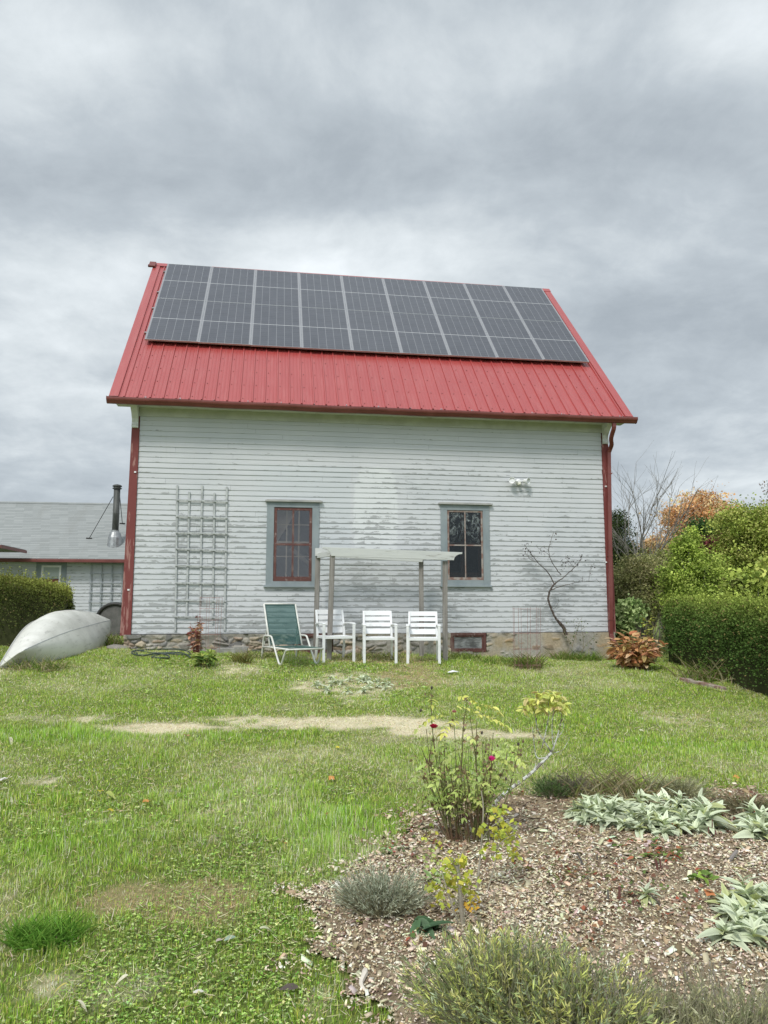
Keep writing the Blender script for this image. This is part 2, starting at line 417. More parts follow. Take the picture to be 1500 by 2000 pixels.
def stonef(n):
    c = n.attr().outputs['Color']; o = n.obj()
    k = n.noise(o, 18, 6, .65)
    col = n.vm('MULTIPLY', c, n.cxyz(n.add(k, .5), n.add(k, .5), n.add(k, .5)))
    col = n.mix(n.mul(n.ss(n.noise(o, 6, 4), .56, .7), .35), col, (.30, .23, .11))
    return prin(n, col, .92, 0, n.noise(o, 45, 6, .7), .8, .012, .2)
M_STONE = mat('rubble_stone', stonef)
def panelf(n):
    o = n.obj(); x, y, z = n.xyz(o)   # x 0..1.05, y 0..1.979
    px_ = n.m('DIVIDE', n.sub(x, .021), .168); py_ = n.m('DIVIDE', n.sub(y, .0235), .0878)
    fx = n.m('ABSOLUTE', n.sub(n.m('FRACT', px_), .5)); fy = n.m('ABSOLUTE', n.sub(n.m('FRACT', py_), .5))
    lx = n.ss(fx, .478, .492); ly = n.ss(fy, .462, .488)
    bb = n.ss(n.m('ABSOLUTE', n.sub(n.m('FRACT', n.mul(px_, 9.)), .5)), .40, .48)
    rnd = n.n('ShaderNodeTexWhiteNoise', {'Vector': n.cxyz(n.m('FLOOR', px_), n.m('FLOOR', py_), 0.)}, noise_dimensions='3D').outputs[0]
    cell = n.mix(rnd, (.034, .040, .056), (.046, .053, .072))
    cell = n.mix(n.mul(bb, .35), cell, (.10, .10, .11))
    mid = n.ss(n.m('ABSOLUTE', n.sub(y, .9895)), .009, .006)
    ex = n.ss(n.m('ABSOLUTE', n.sub(x, .525)), .485, .489)
    col = n.mix(n.mul(lx, .9), cell, (.36, .37, .39)); col = n.mix(n.mul(ly, .22), col, (.36, .37, .38)); col = n.mix(mid, col, (.55, .56, .57))
    col = n.mix(n.mul(ex, .5), col, (.4, .4, .42))
    dust = n.noise(n.vm('MULTIPLY', o, (1, .4, 1)), 3, 4)
    col = n.mix(n.add(.07, n.mul(dust, .08)), col, (.33, .31, .30))
    return prin(n, col, n.add(.05, n.mul(dust, .10)), 0, spec=.8)
M_PV = mat('solar_cells', panelf)
M_ALU = simple('anodised_frame', (.50, .51, .52), (.42, .43, .45), 5, .35, .6, bstr=.02)
M_GALV = simple('galvanised', (.45, .46, .46), (.30, .31, .31), 9, .42, .8, bstr=.1)
M_STACK = simple('sooty_steel', (.11, .115, .11), (.05, .055, .05), 6, .6, .2, stretch=(3, 3, .4))
M_BLACK = simple('black_rubber', (.02, .02, .02), (.035, .035, .033), 20, .6)
M_HOSE = simple('dark_green_hose', (.02, .035, .03), (.05, .075, .06), 30, .45)
M_PWHITE = simple('white_powder_coat', (.80, .81, .82), (.60, .61, .60), 7, .42, bstr=.06, lo=.5, hi=.8)
M_CHAISE = simple('cream_tube', (.72, .72, .68), (.60, .60, .55), 10, .4, bstr=.05)
M_RUST = simple('rusty_wire', (.22, .10, .09), (.36, .22, .20), 20, .8)
M_POST = simple('grey_post_wood', (.185, .17, .155), (.28, .265, .245), 5, .88, stretch=(6, 6, .5), bstr=.7, bsc=30)
def beamf(n):
    o = n.obj(); k = n.noise(n.vm('MULTIPLY', o, (.6, 1, 6)), 4.5, 7, .7)
    p = n.ss(k, .60, .66); g = n.noise(n.vm('MULTIPLY', o, (.4, 1, 9)), 5, 5)
    col = n.mix(g, (.46, .48, .47), (.64, .65, .63)); col = n.mix(n.mul(p, .8), col, (.30, .28, .25))
    return prin(n, col, .75, 0, n.add(g, p), .5, .006, .25)
M_BEAM = mat('flaking_white_beam', beamf)
M_TRELL = simple('weathered_lath', (.33, .345, .35), (.50, .52, .52), 7, .85, stretch=(3, 3, 1), bstr=.5)
M_TRELL2 = simple('grey_lath', (.30, .33, .36), (.38, .41, .44), 7, .85)
def slingf(n):
    o = n.obj(); x, y, z = n.xyz(o)
    wv = n.noise(o, 260, 1)
    d = prin(n, n.mix(wv, (.035, .085, .082), (.06, .13, .125)), .75, spec=.2)
    t = n.n('ShaderNodeBsdfTransparent', {0: (.75, .9, .87, 1)}).outputs[0]
    return n.n('ShaderNodeMixShader', {0: .30, 1: d, 2: t}).outputs[0]
M_SLING = mat('green_mesh_sling', slingf)
M_SEAM = simple('dark_green_binding', (.02, .075, .065), None, 8, .7)
def canoef(n):
    o = n.obj(); k = n.noise(n.vm('MULTIPLY', o, (1.2, 1, 1)), 2.4, 6, .6)
    col = n.mix(n.ss(k, .3, .7), (.60, .60, .55), (.76, .76, .71))
    sc = n.ss(n.noise(n.vm('MULTIPLY', o, (6, 1, 6)), 3., 7, .7), .54, .68)
    col = n.mix(n.mul(sc, .5), col, (.33, .33, .30))
    return prin(n, col, .5, 0, n.noise(o, 5, 4), .15, .01, .3)
M_CANOE = mat('chalky_hull', canoef)
def shing(n):
    o = n.obj(); x, y, z = n.xyz(o)
    row = n.m('DIVIDE', y, .125); fr = n.m('FRACT', row); rid = n.m('FLOOR', row)
    cx = n.m('FLOOR', n.add(n.m('DIVIDE', x, .30), n.mul(n.m('FRACT', n.mul(rid, .37)), 3.)))
    rn = n.n('ShaderNodeTexWhiteNoise', {'Vector': n.cxyz(cx, rid, 0.)}, noise_dimensions='3D').outputs[0]
    col = n.mix(rn, (.285, .305, .30), (.35, .37, .365)); g = n.noise(o, 60, 4)
    col = n.mix(n.mul(g, .4), col, (.22, .23, .23))
    ln = n.ss(fr, .12, .02); gap = n.ss(n.noise(n.cxyz(x, n.mul(rid, 9.), 0.), .6, 3), .3, .55)
    col = n.mix(n.mul(n.mul(ln, n.add(gap, .35)), .95), col, (.10, .105, .105))
    streak = n.ss(n.noise(n.cxyz(n.mul(x, 1.2), n.mul(y, .25), 0.), 1.2, 4), .5, .7)
    col = n.mix(n.mul(streak, .2), col, (.20, .2, .18))
    return prin(n, col, .95, 0, n.add(g, n.mul(fr, 1.5)), .4, .01, .1)
M_SHING = mat('grey_shingles', shing)
def soilf(n):
    o = n.obj(); k = n.noise(o, 5, 6, .6); g = n.noise(o, 60, 5, .7)
    col = n.mix(n.ss(k, .35, .65), (.24, .18, .12), (.42, .34, .23)); col = n.mix(n.ss(g, .5, .7), col, (.56, .47, .33))
    return prin(n, col, .95, 0, g, 1., .02, .1)
M_SOIL = mat('bed_soil', soilf)
def groundf(n):
    c = n.attr().outputs['Color']; o = n.obj(); g = n.noise(o, 30, 6, .7); k = n.add(n.mul(g, .9), .55)
    return prin(n, n.vm('MULTIPLY', c, n.cxyz(k, k, k)), .95, 0, g, .8, .03, .1)
M_GROUND = mat('lawn_ground', groundf)

# ------------------------------------------------------------------ lawn colour field
def ell(px, py, rx, ry, k):
    c = gnd(px, py); e_ = gnd(px + rx, py); t = gnd(px, py - ry); b = gnd(px, py + ry)
    return (c.x, (t.y + b.y) / 2, abs(e_.x - c.x), max((t.y - b.y) / 2, .05), k)
STRAW = [ell(*a) for a in ((640, 1413, 190, 13, 1.05), (320, 1421, 130, 11, .9), (770, 1411, 130, 9, .85), (120, 1403, 130, 11, .55), (900, 1434, 190, 9, .85), (500, 1408, 90, 12, .7),
    (1320, 1408, 100, 18, .45), (1120, 1380, 120, 14, .3), (670, 1340, 120, 28, .62), (75, 1525, 45, 15, .55), (35, 1590, 45, 18, .35), (190, 1606, 30, 8, .55), (345, 1545, 50, 8, .4),
    (420, 1488, 70, 9, .35), (430, 1648, 120, 22, .4), (720, 1510, 90, 12, .2), (230, 1930, 190, 60, .5), (420, 1800, 120, 25, .35), (110, 1850, 100, 14, .3), (30, 1755, 60, 12, .4),
    (1300, 1450, 200, 20, .25), (1180, 1520, 160, 16, .4), (330, 1275, 60, 6, .2), (470, 1310, 60, 12, .5), (960, 1470, 80, 14, .2), (700, 1300, 120, 12, .25), (620, 1960, 40, 60, .4))]
BROWN = [ell(*a) for a in ((1045, 1760, 1, 1, .0), (400, 1765, 90, 36, 1.2), (235, 1760, 90, 32, 1.1), (340, 1800, 130, 22, .6), (800, 1322, 70, 26, .7), (740, 1290, 120, 10, .6), (600, 1300, 40, 8, .4), (440, 1345, 60, 14, .25),
    (1000, 1305, 60, 10, .3), (1310, 1395, 120, 16, .35), (430, 1900, 50, 20, .4))]
LUSH = [ell(*a) for a in ((660, 1630, 120, 60, 1.), (100, 1440, 170, 14, .8), (500, 1560, 150, 50, .6), (100, 1815, 60, 26, 1.1), (130, 1660, 140, 50, .6), (1350, 1465, 170, 22, .4), (900, 1480, 150, 30, .5), (330, 1440, 200, 10, .5))]
def field(E_, x, y, wob=.35):
    r = np.zeros_like(x)
    wx = (fbm(x, y, 2.2, 2, 4) - .5)
    for cx, cy, ax, ay, k in E_:
        d = np.sqrt(((x - cx) / ax) ** 2 + ((y - cy) / ay) ** 2) + wx * wob * 3
        r = np.maximum(r, k * np.clip(1.6 - d, 0, 1))
    return r
def lawn(x, y):
    n_ = fbm(x, y, .9, 0, 5); n2_ = fbm(x, y, 3.5, 3, 3)
    n3_ = fbm(x, y, 9., 5, 3); st = np.clip((field(STRAW, x, y) * (.1 + .9 * n2_ + 1.1 * n3_) - .40) * 2.2, 0, .88) + np.clip( np.clip(n_ - .58, 0, 1) * 1.3 * n3_ * 1.6, 0, 1); st = np.clip(st, 0, 1)
    br = np.clip((field(BROWN, x, y) * (.1 + .8 * n2_ + 1.0 * n3_) - .30) * 1.5, 0, .62)
    lu = np.clip(field(LUSH, x, y, .2) * (.6 + .6 * n2_), 0, 1)
    return st, br, lu, n_, n2_

# bed outline, from where its edge meets the lawn
_e = [(600, 1840), (592, 1800), (625, 1745), (700, 1695), (770, 1640), (830, 1600), (905, 1572), (990, 1556), (1050, 1553), (1130, 1556), (1250, 1548), (1400, 1544), (1500, 1556)]
BED = [gnd(*p).xy for p in _e] + [Vector((4.3, 5.9)), Vector((4.6, 2.0)), Vector((-.02, 2.0)), gnd(720, 1995).xy, gnd(655, 1920).xy]
BX = np.array([p[0] for p in BED]); BY = np.array([p[1] for p in BED])
def inbed(x, y, amp=.12, sd_=4):
    x = np.asarray(x, float) + amp * (fbm(x, y, 3., sd_, 4) - .5) * 2 + amp * .8 * (fbm(x, y, 11., sd_, 3) - .5) * 2; y = y + amp * (fbm(x, y, 3.4, sd_ + 1, 4) - .5) * 2; y = np.asarray(y, float)
    ins = np.zeros(x.shape, bool); j = len(BX) - 1
    for i in range(len(BX)):
        c = ((BY[i] > y) != (BY[j] > y)) & (x < (BX[j] - BX[i]) * (y - BY[i]) / (BY[j] - BY[i] + 1e-12) + BX[i]); ins ^= c; j = i
    return ins
# ------------------------------------------------------------------ ground sheet
def axis(lo, hi, st, far_lo, far_hi):
    a = list(np.arange(lo, hi + 1e-6, st)); v = hi; s_ = st
    while v < far_hi: s_ *= 1.25; v += s_; a.append(v)
    v = lo; s_ = st; b = []
    while v > far_lo: s_ *= 1.25; v -= s_; b.append(v)
    return np.array(b[::-1] + a)
xs = axis(-8, 8, .09, -900, 900); ys = axis(1, 16, .09, -300, 1800)
GX, GY = np.meshgrid(xs, ys); gx, gy = GX.ravel(), GY.ravel()
gz = H(gx, gy)
st_, br_, lu_, n_, n2_ = lawn(gx, gy)
gc = np.tile([.16, .20, .055], (len(gx), 1)) * (.7 + .6 * n2_[:, None])
gc = gc * (1 - st_[:, None]) + st_[:, None] * np.array([.76, .68, .48]); gc = gc * (1 - br_[:, None]) + br_[:, None] * np.array([.38, .30, .17])
nx, ny = len(xs), len(ys); ii = (np.arange(ny - 1)[:, None] * nx + np.arange(nx - 1)[None]).ravel()
gme = npmesh('ground', np.stack([gx, gy, gz], -1), [np.stack([ii, ii + 1, ii + 1 + nx, ii + nx], -1)], gc)
tag(obj('ground', gme, M_GROUND, smooth=True), kind='structure')
# bed surface: soil slightly mounded
bx, by = np.meshgrid(np.arange(-1.2, 5.0, .04), np.arange(1.5, 7.9, .04)); nbx = bx.shape[1]
ins = inbed(bx.ravel(), by.ravel(), .13, 1).reshape(bx.shape)
bz = H(bx, by) + .010 + .016 * fbm(bx, by, 3, 2, 4)
def Hb(x, y): return H(x, y) + .010 + .016 * fbm(x, y, 3, 2, 4)
cells = ins[:-1, :-1] & ins[1:, :-1] & ins[:-1, 1:] & ins[1:, 1:]
r_, c_ = np.nonzero(cells); q = r_ * nbx + c_
bme = npmesh('garden_bed', np.stack([bx.ravel(), by.ravel(), bz.ravel()], -1), [np.stack([q, q + 1, q + 1 + nbx, q + nbx], -1)])
tag(obj('garden_bed', bme, M_SOIL, smooth=True), kind='structure')

# ------------------------------------------------------------------ grass
def scatter(x0, x1, y0, y1, dens):
    n = int((x1 - x0) * (y1 - y0) * dens); return rng.uniform(x0, x1, n), rng.uniform(y0, y1, n)
YAW = R(8.639); BX0, BY0 = -4.5391, 13.6304; BW = 9.0677; BDEPTH = 7.8
def behind_wall(x, y): return (y - BY0 + .02) * math.cos(YAW) - (x - BX0) * math.sin(YAW) > 0
def inhouse(x, y, m=.0):
    u = (x - BX0) * math.cos(YAW) + (y - BY0) * math.sin(YAW); v = -(x - BX0) * math.sin(YAW) + (y - BY0) * math.cos(YAW)
    return (u > -m) & (u < BW + m) & (v > -m) & (v < BDEPTH + m)
G = Leaves()
def grow(x0, x1, y0, y1, dens, hmin, hmax, wd):
    x, y = scatter(x0, x1, y0, y1, dens)
    k = ~inbed(x, y, .13, 1) & ~inhouse(x, y, .03); x, y = x[k], y[k]
    st, br, lu, na, nb = lawn(x, y)
    keep = rng.random(len(x)) > np.clip(st * .05 + br * .1, 0, .6); x, y, st, br, lu, na, nb = [a[keep] for a in (x, y, st, br, lu, na, nb)]
    n = len(x)
    h = (hmin + (hmax - hmin) * rng.random(n)) * (.45 + .8 * nb + .75 * lu) * (1 - .45 * np.clip(st + br, 0, 1))
    near = np.exp(-(((y - BY0) - (x - BX0) * math.tan(YAW)) / .28) ** 2) * (fbm(x, y, 1.7, 5, 2) > .5); h = h * (1 + 1.6 * near) * (1 + .9 * np.clip((fbm(x, y, 4.5, 2, 3) - .56) * 8, 0, 1))
    g = pal([(.35, .54, .07), (.47, .64, .10), (.20, .37, .045), (.60, .68, .18)], n, .28)
    tone = np.clip((na - .35) * 2.2, 0, 1)[:, None]
    g = g * (1 - .4 * tone) + .4 * tone * np.array([.62, .65, .27])
    g = g * (1 + .15 * lu[:, None] * np.array([-.5, .6, -1.]))
    strw = pal([(.92, .85, .64), (.95, .90, .74), (.78, .70, .48)], n, .12); brn = pal([(.72, .54, .34), (.84, .69, .46), (.60, .42, .25)], n, .15)
    ps = rng.random(n) < np.clip(.06 + st * .85 + .08 * tone[:, 0], 0, .88); pb = rng.random(n) < np.clip(br * .9, 0, .8)
    g[ps] = strw[ps]; g[pb] = brn[pb]
    lean = np.abs(rng.normal(.55, .6, n)) * (1 - .4 * lu) + .45 * np.clip(st + br, 0, 1)
    M = rotmats(rng.uniform(0, 6.283, n), np.clip(R(90) - lean, .1, 1.57), rng.normal(0, .15, n))
    wdt = wd * rng.uniform(.6, 1.3, n)
    G.add(T_BLADE, np.stack([x, y, H(x, y) - .004], -1), M, np.stack([wdt, h, h], -1), g, np.array([.75, .75, 1., 1., 1.15]))  # blade roots darker, tips lighter: occlusion put into the colour
grow(-3.3, 3.2, 1.8, 5.2, 11000, .018, .046, .0036)
grow(-4.6, 4.6, 5.2, 7.6, 8000, .018, .044, .0048)
grow(-6.2, 6.0, 7.6, 10.5, 5600, .018, .042, .0056)
grow(-8.5, 6.8, 10.5, 15.5, 3200, .020, .046, .0072)
grow(-14, -4.6, 15.5, 24, 260, .04, .08, .016)
grow(-6.5, -3.3, 1., 5.2, 3200, .022, .05, .006); grow(-8., -4.6, 5.2, 7.6, 2400, .022, .05, .008); grow(-10., -6.2, 7.6, 10.5, 1500, .022, .05, .010); grow(4.6, 7., 2., 9., 1200, .022, .05, .009)
for x0, x1, y0, y1, dn, wd in ((-3.3, 3.2, 1.8, 5.2, 1500, .0028), (-4.6, 4.6, 5.2, 8, 1000, .004), (-7, 6.5, 8, 14, 500, .006)):   # loose thatch on top
    x, y = scatter(x0, x1, y0, y1, dn); st, br, lu, na, nb = lawn(x, y); k = ~inbed(x, y, .2, 1) & ~inhouse(x, y, .03) & (rng.random(len(x)) < .25 + na * .6 + st * .5 - lu * .5); x, y = x[k], y[k]; n = len(x)
    G.add(T_BLADE, np.stack([x, y, H(x, y) + rng.uniform(.008, .032, n)], -1), rotmats(rng.uniform(0, 6.283, n), rng.normal(.1, .3, n), rng.normal(0, .5, n)), np.stack([np.full(n, wd), rng.uniform(.02, .07, n), np.full(n, .03)], -1), pal([(.80, .73, .50), (.62, .55, .34), (.52, .40, .22)], n, .15))
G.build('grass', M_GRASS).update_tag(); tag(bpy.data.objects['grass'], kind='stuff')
# clover and broad-leaved weeds in the lawn
CL = Leaves()
def clover(x0, x1, y0, y1, dens, s):
    x, y = scatter(x0, x1, y0, y1, dens); na = fbm(x, y, 1.1, 4, 3); st, br, lu, _, _ = lawn(x, y)
    k = ~inbed(x, y, .3, 2) & (rng.random(len(x)) < np.clip((na - .38) * 5, 0, 1) * (1 - .8 * np.clip(br, 0, 1)) * (1 - .7 * np.clip(lu, 0, 1))); x, y = x[k], y[k]; n = len(x)
    z = H(x, y) + rng.uniform(.008, .034, n); c = pal([(.29, .44, .09), (.42, .57, .15), (.19, .32, .06), (.55, .62, .27)], n, .25); yw = rng.uniform(0, 6.283, n)
    for j in range(3):
        M = rotmats(yw + j * 2.094, rng.normal(.15, .25, n), rng.normal(0, .2, n)); sz = s * rng.uniform(.6, 1.3, n)
        CL.add(T_LEAF, np.stack([x, y, z], -1), M, np.stack([sz * .95, sz, sz], -1), c)
clover(-2.6, .8, 2.2, 4.6, 3600, .0095); clover(-2.6, -.2, 4.6, 6.0, 700, .015); clover(-3.5, .6, 9., 12.6, 120, .03)
tag(CL.build('clover', M_FOL), kind='stuff')

# ------------------------------------------------------------------ wood chips and litter in the bed
WC = Leaves()
def chips(n0, y0, y1, lmin, lmax):
    x = rng.uniform(-.8, 4.5, n0); y = rng.uniform(y0, y1, n0); k = inbed(x, y, .13, 1) | (inbed(x, y, .42, 2) & (rng.random(len(x)) < .5)); x, y = x[k], y[k]
    den = fbm(x, y, 1.6, 3, 3); br = np.clip((y - 4.6) / 1.4, 0, 1)
    k = rng.random(len(x)) < np.clip(.05 + den * 1.6, 0, 1) * (1 - .3 * br); x, y, br, den = x[k], y[k], br[k], den[k]; n = len(x)
    c = pal([(.72, .63, .46), (.57, .48, .34), (.86, .79, .64), (.42, .32, .22), (.20, .145, .10)], n, .18, [.28, .25, .19, .16, .12])
    dk = pal([(.24, .17, .11), (.32, .23, .15), (.40, .31, .2)], n, .15); m = rng.random(n) < br * .55 + .15 * (den < .45); c[m] = dk[m]
    L = rng.uniform(lmin, lmax, n) * rng.choice([.6, 1, 1.7, 3.2], n, p=[.4, .44, .14, .02])
    M = rotmats(rng.uniform(0, 6.283, n), rng.normal(0, .38, n), rng.normal(0, .38, n))
    WC.add(T_CHIP, np.stack([x, y, Hb(x, y) + rng.uniform(0, .012, n)], -1), M, np.stack([L * rng.uniform(.25, .6, n), L, rng.uniform(.0015, .005, n)], -1), c)
chips(110000, 1.9, 4.6, .008, .021); chips(60000, 4.6, 7.4, .011, .027)
tag(WC.build('wood_chips', M_DRY), kind='stuff')
LL = Leaves()
x = rng.uniform(0, 4.2, 5200); y = rng.uniform(3.6, 6.8, 5200); k = inbed(x, y) & (fbm(x, y, 1.4, 1, 3) > .47); x, y = x[k], y[k]; n = len(x)
LL.add(T_LEAF, np.stack([x, y, Hb(x, y) + rng.uniform(.008, .03, n)], -1), rotmats(rng.uniform(0, 6.283, n), rng.normal(0, .45, n), rng.normal(0, .5, n)),
       rng.uniform(.015, .034, n), pal([(.30, .15, .09), (.36, .11, .07), (.42, .30, .17), (.17, .2, .07), (.13, .19, .06), (.2, .1, .07)], n, .15))
tag(LL.build('leaf_litter', M_FOL), kind='stuff')

# ------------------------------------------------------------------ the barn (local frame: x along the front wall, -y towards the viewer, z up from the base)
BASE = -1.0
def B(z): return z - BASE
barn = thing('barn', 'tall white clapboard barn with peeling paint and a steep red metal roof', 'barn', (BX0, BY0, EYE + BASE), YAW)
MBARN = Matrix.Translation((BX0, BY0, EYE + BASE)) @ Matrix.Rotation(YAW, 4, 'Z'); MBI = MBARN.inverted()
def W3(u, v, z): return MBARN @ Vector((u, -v, B(z)))       # z relative to the eye
def wl(px, py, v=0.):
    """where the sight line of a photo point meets the plane v metres in front of the wall (barn frame)"""
    a, b, c = ray(px, py); d = MBI.to_3x3() @ Vector((a, b, c)); o = MBI @ Vector((0, 0, EYE))
    t = (-v - o.y) / d.y; return o + d * t
ZB, ZT = -.4965, 3.69
OPEN = [(2.50, 3.215, .465, 1.855), (5.83, 6.545, .505, 1.865)]
def courses(u0, u1, za, zb, ex, opens, y=0., axis='x', clip=None, seed=3, sag=True):
    """overlapping bevelled boards; colour attribute bd = (height in the board, random per board)"""
    r = random.Random(seed); V = []; F = []; C = []
    z = za; k = 0
    while z < zb - .01:
        zt = min(z + ex + .018, zb + .01); a0, a1 = u0, u1
        if clip: a0, a1 = clip(z, u0, u1)
        cuts = sorted({a0, a1} | {c for c in [a0 + r.uniform(.4, 3.4) + 3.2 * i for i in range(8)] if a0 < c < a1})
        segs = []
        for s0, s1 in zip(cuts[:-1], cuts[1:]):
            pcs = [(s0, s1)]
            for (p0, p1, q0, q1) in opens:
                if z + ex > q0 and z < q1:
                    nw = []
                    for g0, g1 in pcs:
                        if g1 <= p0 or g0 >= p1: nw.append((g0, g1))
                        else:
                            if g0 < p0: nw.append((g0, p0))
                            if g1 > p1: nw.append((p1, g1))
                    pcs = nw
            segs += [(p, r.random()) for p in pcs]
        for (g0, g1), rn in segs:
            g0 += .0012; g1 -= .0012
            if g1 - g0 < .01: continue
            m = max(1, int((g1 - g0) / .35)); b = len(V); dz0 = r.uniform(-.0025, .0025); th = .016 + r.uniform(-.002, .004)
            for i in range(m + 1):
                u = g0 + (g1 - g0) * i / m
                w_ = (math.sin(u * .9 + k * .13) * .004 + r.uniform(-.0012, .0012)) if sag else 0
                for zz_, out, ph in ((z + dz0 + w_, 0.0, 0), (z + dz0 + w_, th, 0), (z + ex * .5 + w_, th * .62 + .001, .5), (zt + w_, .004, 1)):
                    V.append((u, y - out, B(zz_))); C.append((ph, rn, 0))
            for i in range(m):
                for j in range(3): F.append((b + 4 * i + j, b + 4 * i + 4 + j, b + 4 * i + 5 + j, b + 4 * i + 1 + j))
            F.append((b, b + 1, b + 2, b + 3)); e_ = b + 4 * m; F.append((e_ + 3, e_ + 2, e_ + 1, e_))
        z += ex; k += 1
    me = bpy.data.meshes.new('siding'); me.from_pydata(V, [], F); me.update()
    a = me.color_attributes.new('bd', 'FLOAT_COLOR', 'POINT'); c4 = np.ones((len(V), 4), np.float32); c4[:, :3] = C; a.data.foreach_set('color', c4.ravel())
    return me
def sideleft(z): pass
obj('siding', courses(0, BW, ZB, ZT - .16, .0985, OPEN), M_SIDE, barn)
# frieze board and soffit
m = MB(); m.box(-.02, BW + .02, -.028, 0, B(ZT - .175), B(ZT + .02)); m.build('frieze_board', M_FRIEZE, barn, bevel=.003)
m = MB(); m.box(-.40, BW + .42, -.37, -.0285, B(ZT - .012), B(ZT + .012)); m.build('soffit', M_WHITE, barn)
m = MB(); m.box(-.44, BW + .46, -.395, -.372, B(ZT - .05), B(ZT + .06)); m.build('fascia', M_WHITE, barn)
# inner shell: front with holes, sides, back, floor, loft
m = MB(); xs_ = [-.0, OPEN[0][0], OPEN[0][1], OPEN[1][0], OPEN[1][1], BW]
def hole_wall(m, y0, y1, za, zb):
    for i in range(5):
        a, b = xs_[i], xs_[i + 1]
        if i in (1, 3):
            o_ = OPEN[0 if i == 1 else 1]; m.box(a, b, y0, y1, B(za), B(o_[2])); m.box(a, b, y0, y1, B(o_[3]), B(zb))
        else: m.box(a, b, y0, y1, B(za), B(zb))
hole_wall(m, .002, .10, ZB, ZT + .01)
m.build('front_wall', M_DARKIN, barn)
RT = R(46.62); SR = 6.236; EZ = 3.756; RY = -.4 + SR * math.cos(RT); RZ = EZ + SR * math.sin(RT)
def gable(name, u0, u1, side):
    m = MB(); y0, y1 = .101, RY * 2 - .1
    poly = [(y0, B(ZB)), (y1, B(ZB)), (y1, B(ZT)), (RY, B(RZ - .16)), (y0, B(ZT))]
    vs = [(u0, y, z) for y, z in poly] + [(u1, y, z) for y, z in poly]; n = 5
    m.raw(vs, [tuple(range(n)), tuple(range(2 * n - 1, n - 1, -1))] + [(i, i + n, (i + 1) % n + n, (i + 1) % n) for i in range(n)])
    w_ = m.build(name, M_DARKIN, barn)
    def clip(z, a, b):
        if z <= ZT - .1: return a, b
        k = (z - ZT + .1) / (RZ - ZT - .06); h = (b - a) / 2 * min(k, .98); return a + h, b - h
    me = courses(.02, RY * 2 - .02, ZB, RZ - .22, .0985, [], 0, clip=clip, seed=9 + side, sag=False)
    o = obj('siding', me, M_SIDE, w_)
    o.rotation_euler = (0, 0, R(90) if side > 0 else R(-90)); o.location = (u1 + .001, 0, 0) if side > 0 else (u0 - .001, RY * 2, 0)
gable('gable_wall', 0.002, .10, -1); gable('gable_wall', BW - .10, BW - .002, 1)
m = MB(); m.box(.1, BW - .1, RY * 2 - .1, RY * 2, B(ZB), B(ZT)); m.build('rear_wall', M_DARKIN, barn)
m = MB(); m.box(.1, BW - .1, .1, RY * 2 - .1, B(ZB - .05), B(ZB)); m.build('floor', M_DARKIN, barn)
m = MB(); m.box(.1, BW - .1, .1, RY * 2 - .1, B(2.3), B(2.4)); m.build('loft_floor', M_DARKIN, barn)
# corner boards, tapered a little like the leaning originals
def corner(u0t, u1t, u0b, u1b, zt_):
    m = MB(); y0, y1 = -.034, .0
    n = 24; b = 0
    for i in range(n + 1):
        t = i / n; z = ZB - .02 + (zt_ - ZB + .02) * t; k = min(1, (1 - t) ** 1.3)
        a = u0t + (u0b - u0t) * k; c = u1t + (u1b - u1t) * k
        m.v += [(a, y0, B(z)), (c, y0, B(z)), (c, y1, B(z)), (a, y1, B(z))]
    for i in range(n):
        for j in range(4): m.f.append((4 * i + j, 4 * i + (j + 1) % 4, 4 * i + 4 + (j + 1) % 4, 4 * i + 4 + j))
    m.f += [(3, 2, 1, 0), (4 * n, 4 * n + 1, 4 * n + 2, 4 * n + 3)]
    return m.build('corner_board', M_REDTRIM, barn)
cbl = corner(-.14, -.002, -.19, -.002, 3.28)
cbr = corner(BW + .002, BW + .14, BW + .002, BW + .15, 3.28)
m = MB(); m.box(-.135, -.002, .001, .12, B(ZB), B(ZT)); m.build('corner_return', M_REDTRIM, barn)
m = MB(); m.box(BW + .002, BW + .135, .001, .12, B(ZB), B(ZT)); m.build('corner_return', M_REDTRIM, barn)
def clipmount(u, z): m = MB(); m.box(u - .018, u + .018, -.05, -.035, B(z) - .014, B(z) + .014); return m
for px, py in ((264, 922), (251, 1152)):
    p = wl(px, py, .04); clipmount(p.x, p.z + BASE).build('wire_clip', M_PWHITE, cbl)
for px, py in ((1183, 950), (1183.6, 1098)):
    p = wl(px, py, .04); clipmount(p.x, p.z + BASE).build('wire_clip', M_PWHITE, cbr)
# corbel brackets at the eaves
for u in (-.135, BW + .01):
    m = MB()
    prof = [(-.034, B(3.28)), (-.085, B(3.28)), (-.09, B(3.33)), (-.07, B(3.38)), (-.085, B(3.45)), (-.16, B(3.53)), (-.25, B(3.60)), (-.33, B(3.64)), (-.35, B(3.677)), (-.034, B(3.677))]
    n = len(prof); vs = [(u, y, z) for y, z in prof] + [(u + .115, y, z) for y, z in prof]
    m.raw(vs, [tuple(range(n)), tuple(range(2 * n - 1, n - 1, -1))] + [(i, i + n, (i + 1) % n + n, (i + 1) % n) for i in range(n)])
    m.build('eave_bracket', M_WHITE, barn, bevel=.004)

